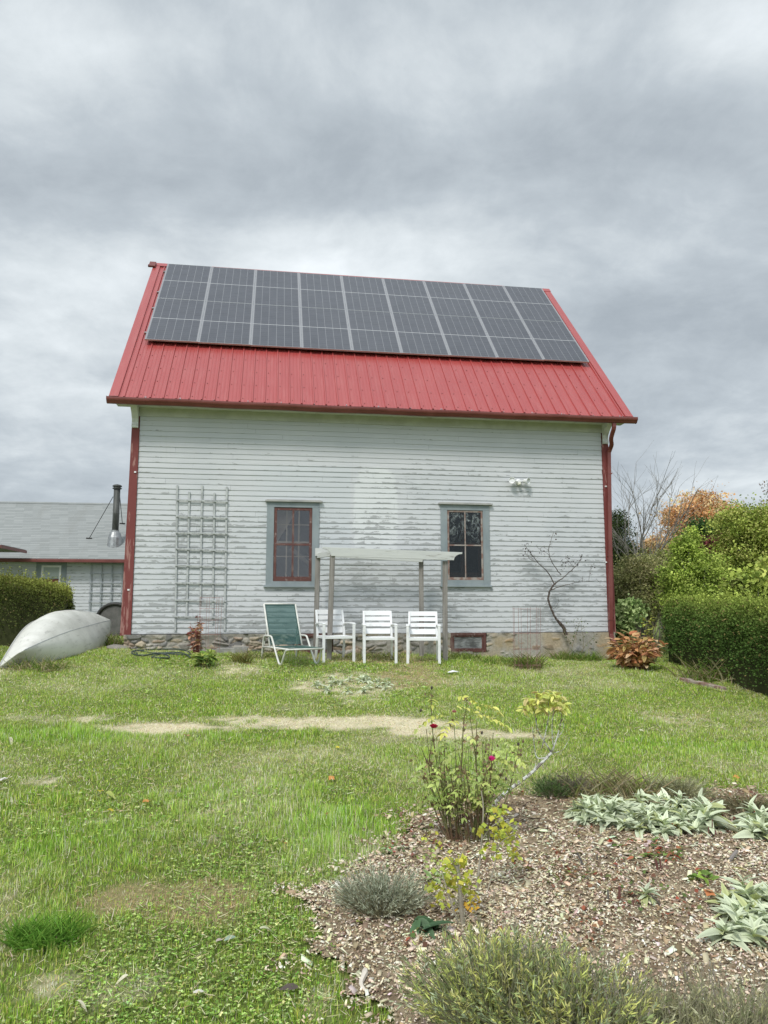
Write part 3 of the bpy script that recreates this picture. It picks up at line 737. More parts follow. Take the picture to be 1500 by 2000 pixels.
# roof: ribbed sheets, front and back, in a frame of their own (x along, y up the slope, z out)
U0, U1 = -.478, BW + .498
def ribbed(L):
    xs_ = []; x = U0; k = 0
    P = []
    while x < U1:
        if k % 1 == 0:
            for dx_, h in ((0, 0), (.010, .026), (.030, .026), (.042, 0), (.098, 0), (.103, .004), (.112, .004), (.117, 0), (.163, 0), (.168, .004), (.177, .004), (.182, 0)):
                if x + dx_ < U1: P.append((x + dx_, h))
        x += .2286; k += 1
    P.append((U1, 0)); V = []; F = []; ny = 24
    rr = random.Random(4)
    for j in range(ny + 1):
        y = L * j / ny
        for (x, h) in P: V.append((x, y, h + .0015 * math.sin(x * 7 + y * 3) + .001 * math.sin(y * 11 + x * 2)))
    n = len(P)
    for j in range(ny):
        for i in range(n - 1): F.append((j * n + i, j * n + i + 1, (j + 1) * n + i + 1, (j + 1) * n + i))
    b = len(V)
    for (x, h) in P: V.append((x, 0, -.004))
    for i in range(n - 1): F.append((b + i, b + i + 1, i + 1, i))
    return V, F
V, F = ribbed(SR)
me = bpy.data.meshes.new('roof'); me.from_pydata(V, [], F); me.update()
roof = obj('roof', me, M_ROOF, barn); roof.location = (0, -.4, B(EZ)); roof.rotation_euler = (RT, 0, 0)
back = obj('rear_roof', me.copy(), None, barn); back.location = (U0 + U1, RY * 2 + .4, B(EZ)); back.rotation_euler = (RT, 0, math.pi)
m = MB(); m.box(U0 + .06, U1 - .06, .03, SR - .05, -.09, -.006); dk = m.build('roof_deck', M_WHITE, roof)
m = MB(); m.box(U0 + .06, U1 - .06, .03, SR - .05, -.09, -.006); m.build('roof_deck', M_WHITE, back)
m = MB()
for x, s_ in ((U0, 1), (U1, -1)):
    a, b = (x - .012, x + .15) if s_ > 0 else (x - .15, x + .012)
    t = MB(); t.box(a, b, -.004, SR - .02, .022, .027); t.box(x - .014, x - .010, -.004, SR, -.12, .0215) if s_ > 0 else t.box(x + .010, x + .014, -.004, SR, -.12, .0215)
    q = b - .004 if s_ > 0 else a; t.box(q, q + .004, -.003, SR - .03, .002, .0218)
    t.build('rake_trim', M_ROOF, roof, bevel=.002)
m = MB(); m.box(U0 - .02, U1 + .02, SR - .16, SR + .005, .024, .034); m.build('ridge_cap', M_ROOF, roof)
m = MB()
rr = random.Random(2)
for r_i, y in enumerate((.12, .62, 1.12, 1.62)):
    x = U0 + .075
    while x < U1 - .1:
        if rr.random() < .93:
            xx = x + rr.uniform(-.004, .004); m.box(xx - .008, xx + .008, y - .008, y + .008, .001, .008); 
        x += .2286
m.build('roof_screws', M_GUTTER, roof)['kind'] = 'stuff'
# gable-end knob of the ridge at the far left
m = MB(); m.box(U0 - .10, U0 + .05, SR - .30, SR - .05, .035, .085); m.box(U0 - .14, U0 - .02, SR - .16, SR - .10, -.02, .034); m.build('ridge_end_cap', M_GUTTER, roof, bevel=.006)

# gutter: K profile with hangers
gp = [(-.405, .00), (-.405, -.115), (-.47, -.115), (-.492, -.085), (-.515, -.06), (-.522, -.035), (-.522, -.006), (-.512, -.006), (-.512, -.03), (-.48, -.105), (-.413, -.105), (-.413, .0)]
zg = EZ - .015
m = MB(); n = len(gp); g0, g1 = U0 - .03, U1 + .05
segs = 40
for i in range(segs + 1):
    u = g0 + (g1 - g0) * i / segs; sg = -.010 * math.sin(math.pi * i / segs) - .004 * math.sin(i * .9)
    m.v += [(u, y, B(zg + z + sg)) for y, z in gp]
for i in range(segs):
    for j in range(n): m.f.append((i * n + j, (i + 1) * n + j, (i + 1) * n + (j + 1) % n, i * n + (j + 1) % n))
m.f += [tuple(range(n)), tuple(range(segs * n + n - 1, segs * n - 1, -1))]
gut = m.build('gutter', M_GUTTER, barn)
m = MB(); m.ngon_prism([(y, z) for y, z in [(-.405, 0), (-.405, -.12), (-.47, -.12), (-.528, -.05), (-.528, 0)]], 0, 1)
for ux in (g0 - .004, g1 + .001):
    e_ = MB(); pts = [(-.405, 0), (-.405, -.118), (-.47, -.118), (-.526, -.05), (-.526, 0)]
    vs = [(ux, y, B(zg + z)) for y, z in pts] + [(ux + .003, y, B(zg + z)) for y, z in pts]
    e_.raw(vs, [tuple(range(5)), tuple(range(9, 4, -1))] + [(i, i + 5, (i + 1) % 5 + 5, (i + 1) % 5) for i in range(5)]); e_.build('gutter_end', M_GUTTER, gut)
k = 0
for u in np.arange(.15, BW + .4, .61):
    m = MB(); m.box(u - .006, u + .006, -.524, -.41, B(zg - .004), B(zg + .004)); m.box(u - .007, u + .007, -.40, -.395, B(zg), B(zg + .05)); m.build('gutter_hanger', M_ALU, gut)
# downspout
def wlv(px, py, v): p = wl(px, py, v); return (p.x, p.y, p.z)
pts = [wlv(1199, 822, .43), wlv(1199, 836, .42), wlv(1195.5, 848, .34), wlv(1193.5, 858, .27), wlv(1194.5, 868, .20), wlv(1192, 876, .12), wlv(1189, 884, .085), wlv(1189.3, 900, .08), wlv(1190.5, 1000, .08), wlv(1191.8, 1100, .08), wlv(1193.5, 1238, .08), wlv(1196, 1249, .12), wlv(1202, 1258, .2)]
sp = bez(pts[:7], 5)[:-1] + [Vector(p) for p in pts[6:11]] + bez(pts[10:], 4)[1:]
m = MB()
for i, p in enumerate(sp):
    d = (sp[min(i + 1, len(sp) - 1)] - sp[max(i - 1, 0)]).normalized(); sx = Vector((1, 0, 0)); sx = (sx - d * sx.dot(d)).normalized(); sy = sx.cross(d)
    cr = (1 - .06 * (i % 2)) if i < 32 else 1
    m.v += [tuple(p + sx * a * .038 * cr + sy * b * .028 * cr) for a, b in ((-1, -1), (1, -1), (1, 1), (-1, 1))]
for i in range(len(sp) - 1):
    for j in range(4): m.f.append((4 * i + j, 4 * i + (j + 1) % 4, 4 * i + 4 + (j + 1) % 4, 4 * i + 4 + j))
dsp = m.build('downspout', M_GUTTER, barn, bevel=.006)
for py in (925, 1085, 1210):
    p = wl(1190.3 + (py - 900) * .0075, py, .08); m = MB(); m.box(p.x - .044, p.x + .044, p.y - .032, -.036, p.z - .012, p.z + .012); m.build('downspout_strap', M_GUTTER, dsp)

# foundation of rubble stone, part pointed with mortar
fu = np.arange(-.12, BW + .125, .014); fz = np.arange(-.66, .01, .014)
FU, FZ = np.meshgrid(fu, fz); shp = FU.shape
rs = np.random.default_rng(21); cu = rs.uniform(-.2, BW + .2, 560); czz = rs.uniform(-.68, .03, 560); cr_ = rs.random(560)
wu = FU + .05 * (fbm(FU, FZ, 6., 1, 3) - .5); wz = FZ + .05 * (fbm(FU, FZ, 6., 3, 3) - .5)
D = np.full(shp, 9.); D2 = np.full(shp, 9.); ID = np.zeros(shp, int)
for i in range(560):
    d = np.hypot((wu - cu[i]) / 1.9, (wz - czz[i]) * 1.25)
    cl_ = d < D; D2 = np.where(cl_, D, np.minimum(D2, d)); ID = np.where(cl_, i, ID); D = np.where(cl_, d, D)
edge_ = np.clip((D2 - D) / .03, 0, 1)
rh = cr_[ID]
mort = np.clip((FU - 3.5) / 1.2, 0, 1) * .55 + .50 * np.clip((FU - 6.4) / .7, 0, 1) + .2 * (fbm(FU, FZ, 1.2, 2, 3) - .3) + .5 * np.exp(-((FU - .8) / .8) ** 2) * (fbm(FU, FZ, 1.5, 0, 3)) + .55 * np.clip((FZ + .12) / .1, 0, 1)
mort = np.clip(mort, 0, .82)
depth = edge_ ** .5 * (.02 + .06 * rh) + .012 * fbm(FU, FZ, 14, 1, 3) - .03
ml = -.035 + mort * .075 + .012 * fbm(FU, FZ, 5, 4, 4)
ism = ml > depth; dep = np.maximum(depth, ml)
stc = np.array([(.24, .225, .20), (.30, .28, .24), (.20, .195, .185), (.34, .29, .22), (.27, .21, .16)])[ID % 5] * 1.25 * (.75 + .5 * cr_[(ID * 7) % 560])[..., None]
stc = np.where((depth < -.012)[..., None], stc * .55, stc)
mcol = np.array([.37, .35, .31]) * (.8 + .4 * fbm(FU, FZ, 3, 2, 4))[..., None]
cc = np.where(ism[..., None], mcol, stc)
och = (np.clip(fbm(FU, FZ, 2.5, 5, 4) - .5, 0, 1) * 5).clip(0, 1) * np.clip((FU - 5) / 2, 0, 1) * .5
cc = cc * (1 - och[..., None] * .7) + och[..., None] * .7 * np.array([.46, .30, .10])
nc = shp[1]; q = (np.arange(shp[0] - 1)[:, None] * nc + np.arange(nc - 1)[None]).ravel()
keepq = ~((FU.ravel()[q] > 5.86) & (FU.ravel()[q] < 6.57) & (FZ.ravel()[q] > -.36)) & ~((FU.ravel()[q] > 2.95) & (FU.ravel()[q] < 3.62) & (FZ.ravel()[q] > -.36))
q = q[keepq]
fme = npmesh('foundation', np.stack([FU.ravel(), -.0 - dep.ravel() - .02, B(ZB - .004) + FZ.ravel()], -1), [np.stack([q, q + 1, q + 1 + nc, q + nc], -1)], cc.reshape(-1, 3))
fnd = obj('foundation', fme, M_STONE, barn, smooth=True)
m = MB(); m.box(-.10, 2.95, .03, .3, B(-1.25), B(ZB)); m.box(3.62, 5.86, .03, .3, B(-1.25), B(ZB)); m.box(6.57, BW + .1, .03, .3, B(-1.25), B(ZB)); m.box(2.95, 3.62, .03, .3, B(-1.25), B(-.87)); m.box(5.86, 6.57, .03, .3, B(-1.25), B(-.87))
m.box(-.10, -.02, .3, RY * 2, B(-1.25), B(ZB)); m.box(BW + .02, BW + .1, .3, RY * 2, B(-1.25), B(ZB)); m.build('footing', M_STONE, fnd)
rs2 = random.Random(5)
def rock(name, mat_, parent, c, s, seed, lev=3):
    import bmesh
    bm = bmesh.new(); bmesh.ops.create_icosphere(bm, subdivisions=lev, radius=1); r_ = np.random.default_rng(seed); d = r_.normal(size=(9, 3)); d /= np.linalg.norm(d, axis=1)[:, None]; o_ = r_.uniform(.55, .9, 9)
    for v in bm.verts:
        p = np.array(v.co)
        for a, b in zip(d, o_):
            t = p @ a
            if t > b: p = p - a * (t - b) * .85
        v.co = Vector(p * np.array(s)) + Vector(c)
    me = bpy.data.meshes.new(name); bm.to_mesh(me); bm.free()
    a = me.color_attributes.new('Col', 'FLOAT_COLOR', 'POINT'); k = r_.uniform(.8, 1.2)
    a.data.foreach_set('color', np.tile(np.array([.31 * k, .29 * k, .255 * k, 1], np.float32), len(me.vertices)))
    return obj(name, me, mat_, parent, smooth=True)
# basement windows
def bwin(u0, u1, z0, z1):
    f = MB(); t = .05; y0, y1 = -.045, .03
    f.box(u0, u1, y0, y1, B(z1 - t), B(z1)); f.box(u0, u1, y0, y1, B(z0), B(z0 + t * .9)); f.box(u0, u0 + t, y0, y1, B(z0 + t * .9), B(z1 - t)); f.box(u1 - t, u1, y0, y1, B(z0 + t * .9), B(z1 - t))
    o = f.build('basement_window', M_SASH, barn, bevel=.003)
    s_ = MB(); a, b, c, d = u0 + t, u1 - t, z0 + t * .9, z1 - t; k = .03
    s_.box(a, b, -.028, .02, B(d - k), B(d)); s_.box(a, b, -.028, .02, B(c), B(c + k)); s_.box(a, a + k, -.028, .02, B(c + k), B(d - k)); s_.box(b - k, b, -.028, .02, B(c + k), B(d - k)); s_.build('sash', M_SASH, o, bevel=.002)
    g = MB(); g.box(a + k, b - k, -.012, -.006, B(c + k), B(d - k)); g.build('pane', M_CELLGL, o)
bwin(5.862, 6.568, -.868, -.502); bwin(2.955, 3.615, -.868, -.502)
# ---- sash windows
def window(o4, cas, ccap, sill, kind):
    p0, p1, q0, q1 = o4; c0, c1, cz0, cz1 = cas
    f = MB(); y0, y1 = -.034, .0
    f.box(c0, p0, y0, y1, B(cz0), B(q1)); f.box(p1, c1, y0, y1, B(cz0), B(q1)); f.box(c0, c1, y0 - .002, y1, B(q1), B(cz1))
    f.box(p0, p1, y0 - .001, .10, B(cz0), B(q0))
    win = f.build('window', M_CASING, barn, bevel=.003)
    jb = MB(); jb.box(p0 - .02, p0 - .0005, .0005, .12, B(q0), B(q1)); jb.build('jamb', M_CASING, win); jb = MB(); jb.box(p1 + .0005, p1 + .02, .0005, .12, B(q0), B(q1)); jb.build('jamb', M_CASING, win)
    h = MB(); h.box(ccap[0], ccap[1], -.085, -.0005, B(cz1), B(cz1 + .032)); h.box(ccap[0] + .03, ccap[1] - .03, -.06, -.0005, B(cz1 + .0325), B(cz1 + .045)); h.build('header_cap', M_CAP, win, bevel=.003)
    s_ = MB(); s_.box(sill[0], sill[1], -.07, -.0005, B(cz0 - .035), B(cz0)); s_.build('sill', M_CASING, win, bevel=.004)
    ms = M_SASH if kind == 0 else M_SASHR
    a = MB(); t = .05 if kind == 0 else .035; g = .003; x0, x1, z0, z1 = p0 + g, p1 - g, q0 + g, q1 - g
    ym0, ym1 = -.022, .012
    zm = (z0 + z1) / 2 - .005
    bot = .085 if kind == 0 else .05
    a.box(x0, x0 + t, ym0, ym1, B(z0), B(z1)); a.box(x1 - t, x1, ym0, ym1, B(z0), B(z1))
    a.box(x0 + t, x1 - t, ym0 + .002, ym1, B(z1 - t), B(z1)); a.box(x0 + t, x1 - t, ym0 + .002, ym1, B(z0), B(z0 + bot))
    xm = (x0 + x1) / 2; mt = .017 if kind == 0 else .011
    a.box(x0 + t, x1 - t, ym0 - .002, ym1, B(zm - .02), B(zm + .02)) if kind == 0 else a.box(x0 + t, x1 - t, ym0 - .002, ym1, B(zm - .012), B(zm + .012))
    hb = .02 if kind == 0 else .012
    a.box(xm - mt, xm + mt, ym0, ym1 - .002, B(z0 + bot), B(zm - hb)); a.box(xm - mt, xm + mt, ym0, ym1 - .002, B(zm + hb), B(z1 - t))
    a.build('sash', ms, win, bevel=.002)
    for (xa, xb) in ((x0 + t, xm - mt), (xm + mt, x1 - t)):
        for (za, zb) in ((z0 + bot, zm - hb), (zm + hb, z1 - t)):
            q_ = MB(); q_.box(xa + .0005, xb - .0005, -.006, -.003, B(za + .0005), B(zb - .0005)); q_.build('pane', M_GLASS if kind == 0 else M_GLASS2, win)
    i_ = MB()
    if kind == 0:       # cream twelve-light sash behind the storm window
        Y0, Y1 = .018, .034; zc = zm + .03
        for zr, hh in ((q0 + .055, .03), (zc, .03), (q1 - .02, .02)): i_.box(p0, p1, Y0, Y1, B(zr), B(zr + hh))
        for xc in (p0 + (p1 - p0) * .335, p0 + (p1 - p0) * .655): i_.box(xc - .011, xc + .011, Y0 + .002, Y1 - .002, B(q0 + .085), B(q1 - .02))
        for zr in (q0 + .46, q0 + 1.06): i_.box(p0, p1, Y0 + .004, Y1 - .004, B(zr), B(zr + .014))
        i_.build('inner_muntins', M_CREAM, win)
        b_ = MB(); b_.bar((p0 + .33, .42, B(zm - .03)), (p0 + .95, .42, B(q0 + .12)), .07, .03, (0, 1, 0)); b_.build('brace_plank', M_TRELL, win)
        b_ = MB(); b_.ngon_prism([(p0 - .2, B(zm + .0)), (p0 + .06, B(zm + .05)), (p0 + .52, B(q1 + .12)), (p0 - .2, B(q1 + .12))], .30, .32); b_.build('plaster_board', M_WHITE, win)
        b_ = MB(); b_.box(p0 - .3, p1 + .5, .9, .95, B(zm - .1), B(q1 + .4)); b_.build('back_board', M_DARKIN, win)
    else:
        Y0, Y1 = .05, .085; dx_ = -.045
        for (xa, xb) in ((p0 - .02, p0 + .008), (xm + dx_ - .03, xm + dx_ + .022), (p1 - .075, p1 - .035)): i_.box(xa, xb, Y0, Y1, B(q0 + .05), B(q1))
        for zr, hh in ((q0 + .05, .10), (zm + .012, .05), (q1 - .03, .03)): i_.box(p0, p1, Y0 + .003, Y1 - .003, B(zr), B(zr + hh))
        i_.build('inner_sash', M_SASHIN, win)
window(OPEN[0], (2.365, 3.345, .385, 1.955), (2.33, 3.40), (2.33, 3.375), 0)
window(OPEN[1], (5.70, 6.675, .405, 1.97), (5.655, 6.735), (5.68, 6.70), 1)

# ------------------------------------------------------------------ solar panels
MROOF = MBARN @ Matrix.Translation((0, -.4, B(EZ))) @ Matrix.Rotation(RT, 4, 'X')
PWD, PL, S0, PU0 = 1.05, 1.979, 2.0737, -.1412
proto = thing('solar_panel', 'x', 'solar panel', group='solar panels on the red roof')
m = MB(); t = .008; h0, h1 = 0, .035; a, b = .0015, PWD - .0015; c, d = .002, PL - .002
m.box(a, b, c, c + t, h0, h1); m.box(a, b, d - t, d, h0, h1); m.box(a, a + t, c + t, d - t, h0, h1); m.box(b - t, b, c + t, d - t, h0, h1)
m.build('frame', M_ALU, proto, bevel=.001)
m = MB(); m.box(a + t, b - t, c + t, d - t, .024, .033); m.build('glass', M_PV, proto)
ORD = ['first', 'second', 'third', 'fourth', 'middle', 'sixth', 'seventh', 'eighth', 'last']
for row in (0, 1):
    for i in range(9):
        o = proto if (row == 0 and i == 0) else copy_tree(proto)
        # the array follows the slight sag of the old ridge
        sag = -.035 * (1 - ((i - 4) / 4.5) ** 2)
        o.matrix_world = MROOF @ Matrix.Translation((PU0 + PWD * i, S0 + PL * row + sag, .088 + .1 * sag))
        rn_ = 'upper' if row else 'lower'
        o['label'] = ('middle solar panel of the nine in the %s row' % rn_) if i == 4 else ('solar panel in the %s row, %s from the left edge of the array' % (rn_, ORD[i]) if i < 8 else 'solar panel at the right end of the %s row' % rn_)
for k, s_ in enumerate((.38, 1.55, 2.40, 3.58)):
    pass
rack = thing('mounting_rack', 'metal rails carrying the solar array just above the red roof', 'mounting rack')
rack.matrix_world = MROOF @ Matrix.Translation((PU0, S0, .02))
for s_ in (.38, 1.55, 2.40, 3.58):
    m = MB(); m.box(-.06, PWD * 9 + .05, s_ - .02, s_ + .02, .008, .058)
    for u in np.arange(.2, 9.3, 1.3): m.box(u - .02, u + .02, s_ - .035, s_ - .0205, .0, .04)
    m.build('rail', M_GALV, rack)

# ------------------------------------------------------------------ low grey house to the left, farther back
LY = 24.6
lp = P3(-150, 1090, LY - .4); HY = R(7.5)
lh = thing('low_house', 'low grey clapboard house with a shingled roof behind the hedge', 'house', (-19.0, 23.0, EYE - .95), HY)
ML = Matrix.Translation((-19.0, 23.0, EYE - .95)) @ Matrix.Rotation(HY, 4, 'Z'); MLI = ML.inverted()
def ll(px, py, v=0.):
    a, b, c = ray(px, py); d = MLI.to_3x3() @ Vector((a, b, c)); o = MLI @ Vector((0, 0, EYE)); t = (-v - o.y) / d.y; return o + d * t
ez = ll(120, 1096).z; LW = 16.
base_B = B
BASE, _b = 0, BASE      # the course builder works in local heights here
wp0 = ll(72, 1098); wp1 = ll(131, 1098); wz1 = ez - .02; wz0 = wz1 - 1.35
w0, w1 = wp0.x, wp1.x
obj('siding', courses(0, LW, -.1, ez, .105, [(w0, w1, wz0 - .1, wz1)], seed=12, sag=False), M_SIDE2, lh)
m = MB(); m.box(0, LW, .002, .1, -.6, ez); m.build('wall', M_SIDE2, lh)
m = MB(); m.box(0, .1, .1, 7, -.6, ez); m.box(LW - .1, LW, .1, 7, -.6, ez); m.box(.1, LW - .1, 6.9, 7, -.6, ez); m.build('side_walls', M_WHITE, lh)
m = MB(); ct = .16; m.box(w0, w0 + ct, -.035, 0, wz0, wz1); m.box(w1 - ct, w1, -.035, 0, wz0, wz1); m.box(w0 + ct, w1 - ct, -.035, 0, wz1 - .12, wz1)
lw = m.build('window', M_CASING, lh)
m = MB(); f0, f1, g0_, g1_ = w0 + ct, w1 - ct, wz0 + .1, wz1 - .12; t = .06
m.box(f0, f1, -.03, .0, g1_ - t, g1_); m.box(f0, f0 + t, -.03, 0, g0_, g1_ - t); m.box(f1 - t, f1, -.03, 0, g0_, g1_ - t); m.box(f0 + t, f1 - t, -.03, 0, g0_, g0_ + t); m.build('sash', M_PWHITE, lw)
m = MB(); m.box(f0 + t, f1 - t, -.012, -.008, g0_ + t, g1_ - t); m.build('pane', mat('dark_pane', lambda n: prin(n, (.03, .035, .035, 1), .08, spec=.8)), lw)
m = MB(); m.box(f0 + t, f1 - t, -.02, -.014, g1_ - .42, g1_ - t); m.build('blind', simple('blind_cloth', (.42, .47, .46), None, 5, .8), lw)
m = MB(); m.box(f0 + t, f1 - t, -.02, -.014, g1_ - .62, g1_ - .44); m.build('valance', simple('rust_cloth', (.16, .05, .03), None, 5, .8), lw)
rl = ll(100, 985, -3.2); rs_ = math.atan2(rl.z - ez, 3.2 + .35); LR = (3.2 + .35) / math.cos(rs_) 
m = MB(); m.box(-.3, LW, 0, LR, -.10, 0)
lr = m.build('roof', M_SHING, lh); lr.location = (0, -.35, ez + .06); lr.rotation_euler = (rs_, 0, 0)
m = MB(); m.box(-.3, LW, 0, LR, -.10, 0)
lrb = m.build('rear_roof', M_SHING, lh); lrb.location = (LW - .3, 6.75, ez + .06); lrb.rotation_euler = (rs_, 0, math.pi)
m = MB(); m.box(-.3, LW, LR - .12, LR + .01, .002, .02); m.build('ridge_cap', M_SHING, lr)
m = MB(); m.box(-.35, LW - .05, -.46, -.36, ez - .06, ez + .045); lg = m.build('gutter', M_GUTTER, lh, bevel=.01)
for px in (37, 71, 115, 153, 187):
    p = ll(px, 1090, .46); m = MB(); m.box(p.x - .012, p.x + .012, -.47, -.42, ez + .046, ez + .06); m.build('gutter_hanger', M_ALU, lg)
# stove pipe on the slope
def lroof(px, py):   # point on the low roof slope
    a, b, c = ray(px, py); Mi = (ML @ Matrix.Translation((0, -.35, ez + .06)) @ Matrix.Rotation(rs_, 4, 'X')).inverted(); o = Mi @ Vector((0, 0, EYE)); d = Mi.to_3x3() @ Vector((a, b, c)); t = -o.z / d.z; p = o + d * t
    return MLI @ (Mi.inverted() @ p)
pb = lroof(224, 1062); hp = .1
pr = .105
zt = ll(228, 943, pb.y * -1).z
m = MB(); m.lathe([(pr, 0.2), (pr, (zt - pb.z) * .48), (pr * 1.03, (zt - pb.z) * .485), (pr * 1.03, (zt - pb.z) * .5), (pr, (zt - pb.z) * .505), (pr, zt - pb.z - .22)], (pb.x, pb.y, pb.z), n=20)
sp_ = m.build('stove_pipe', M_STACK, lh, smooth=True)
m = MB(); m.lathe([(pr * 1.05, 0), (pr * 1.45, .02), (pr * 1.45, .04), (pr * 1.1, .05), (pr * 1.1, .08), (pr * 1.45, .09), (pr * 1.45, .12), (pr * 1.0, .15), (pr * .3, .17)], (pb.x, pb.y, zt - .22), n=20); m.build('cap', M_STACK, sp_)
m = MB(); m.lathe([(.25, -.10), (.22, .25), (.17, .42), (.125, .46), (.125, .5)], (pb.x, pb.y, pb.z - .05), n=16); m.build('flashing_cone', M_GALV, sp_)
m = MB(); m.box(pb.x - .55, pb.x + .45, -.55, .1, -.01, .0)
for px, py, (tx, tz) in ((174, 1052, (221, 970)), (239, 1023, (234, 970))):
    a = lroof(px, py); t_ = ll(tx, tz, -pb.y); m = MB(); m.tube([a, (t_.x, pb.y, t_.z)], .012, 6); m.box(a.x - .09, a.x + .09, a.y - .03, a.y + .03, a.z - .01, a.z + .03); m.build('stay_rod', M_BLACK, sp_)
# porch eave poking in at the left edge
e0 = ll(-10, 1074, 2.2)
m = MB(); m.box(e0.x - 3.5, e0.x + .30, -2.6, -.5, e0.z + .05, e0.z + .13); po = m.build('porch_roof', M_SHING, lh)
m = MB(); m.box(e0.x - 3.5, e0.x + .34, -2.72, -2.6, e0.z + .02, e0.z + .10); m.box(e0.x + .30, e0.x + .34, -2.6, -.5, e0.z + .02, e0.z + .11); m.build('porch_gutter', M_GUTTER, po)
m = MB(); m.box(e0.x - .25, e0.x - .05, -2.45, -2.25, -.6, e0.z + .02); m.build('porch_post', M_WHITE, po)
BASE = _b
# lath trellis on the low house
tr2 = thing('trellis', 'large grid trellis on the low grey house, half hidden behind the barn corner', 'trellis')
tr2.matrix_world = ML @ Matrix.Translation((ll(208, 1200, .05).x, -.06, 0))
q0_ = ll(179, 1100, .06).x - ll(208, 1200, .05).x; q1_ = ll(240, 1100, .06).x - ll(208, 1200, .05).x
zt2 = ll(200, 1100, .06).z; zb2 = ll(200, 1200, .06).z
for i in range(4):
    x_ = q0_ + (q1_ - q0_) * i / 3; m = MB(); m.box(x_ - .018, x_ + .018, -.02, 0, 0, zt2); m.build('upright', M_TRELL2, tr2)
for i in range(6):
    z_ = zt2 - .03 - i * (zt2 - zb2) / 5.4; m = MB(); m.box(q0_ - .04, q1_ + .04, -.038, -.0205, z_ - .015, z_ + .015); m.build('crosspiece', M_TRELL2, tr2)

# ------------------------------------------------------------------ things fixed to or standing by the front wall
def onbarn(o, p): o.matrix_world = MBARN @ Matrix.Translation(p); return o
# tall lath trellis
a = wl(342, 1232, .05); tr = onbarn(thing('trellis', 'tall weathered lath trellis fixed to the peeling front wall of the barn', 'trellis'), (a.x, -.03, a.z))
tr.location = (MBARN @ Vector((a.x, -.03, a.z)))
rt = random.Random(3)
for (xt, yt, xb, yb) in ((346, 947, 342, 1232), (369.5, 960, 364, 1208), (394.5, 947, 391, 1180), (418.5, 962, 415, 1218), (443, 950, 438.5, 1232)):
    p = wl(xt, yt, .05); q_ = wl(xb, yb, .05); m = MB(); m.bar((p.x - a.x, 0, p.z - a.z), (q_.x - a.x, 0, q_.z - a.z), .034, .018, (0, 1, 0)); m.build('upright', M_TRELL, tr, bevel=.002)
for y_, (xa, xb) in zip((977.5, 1009, 1041, 1073, 1105.5, 1138, 1172, 1205), ((347, 443), (346, 443), (345, 443), (344.5, 442), (344, 441.5), (343.5, 441), (343, 440), (342, 439.5))):
    p = wl(xa, y_ - 1 + rt.uniform(-1, 1), .07); q_ = wl(xb, y_ + 2 + rt.uniform(-1, 1), .07); m = MB(); m.bar((p.x - a.x - .02, -.0195, p.z - a.z), (q_.x - a.x + .02, -.0195, q_.z - a.z), .03, .016, (0, 1, 0)); m.build('crosspiece', M_TRELL, tr, bevel=.002)
# twin floodlight
a = wl(1012, 941, .03); fl = onbarn(thing('floodlight', 'white twin floodlight with motion sensor high on the right of the clapboard wall', 'floodlight'), (a.x, -.03, a.z))
m = MB(); m.lathe([(.055, 0), (.055, .03), (.03, .045)], (0, .01, 0), (0, -1, 0), 20); m.build('mount_plate', M_PWHITE, fl, smooth=False)
for sx in (-1, 1):
    m = MB(); m.tube([(0, -.03, 0), (sx * .06, -.05, .005), (sx * .10, -.06, .01)], .012, 8)
    m.lathe([(.02, -.02), (.04, .0), (.05, .05), (.066, .09), (.066, .10), (.058, .10), (.045, .08)], (sx * .11, -.05, .01), (sx * .55, -.75, -.15 if sx > 0 else -.05), 20); m.build('lamp_head', M_PWHITE, fl, smooth=False)
m = MB(); m.box(-.026, .026, -.09, -.03, -.075, -.02); m.box(-.018, .018, -.105, -.09, -.07, -.04); m.build('motion_sensor', M_CREAM, fl, bevel=.006)
# garden bits along the wall
def onground(px, py): return gnd(px, py)

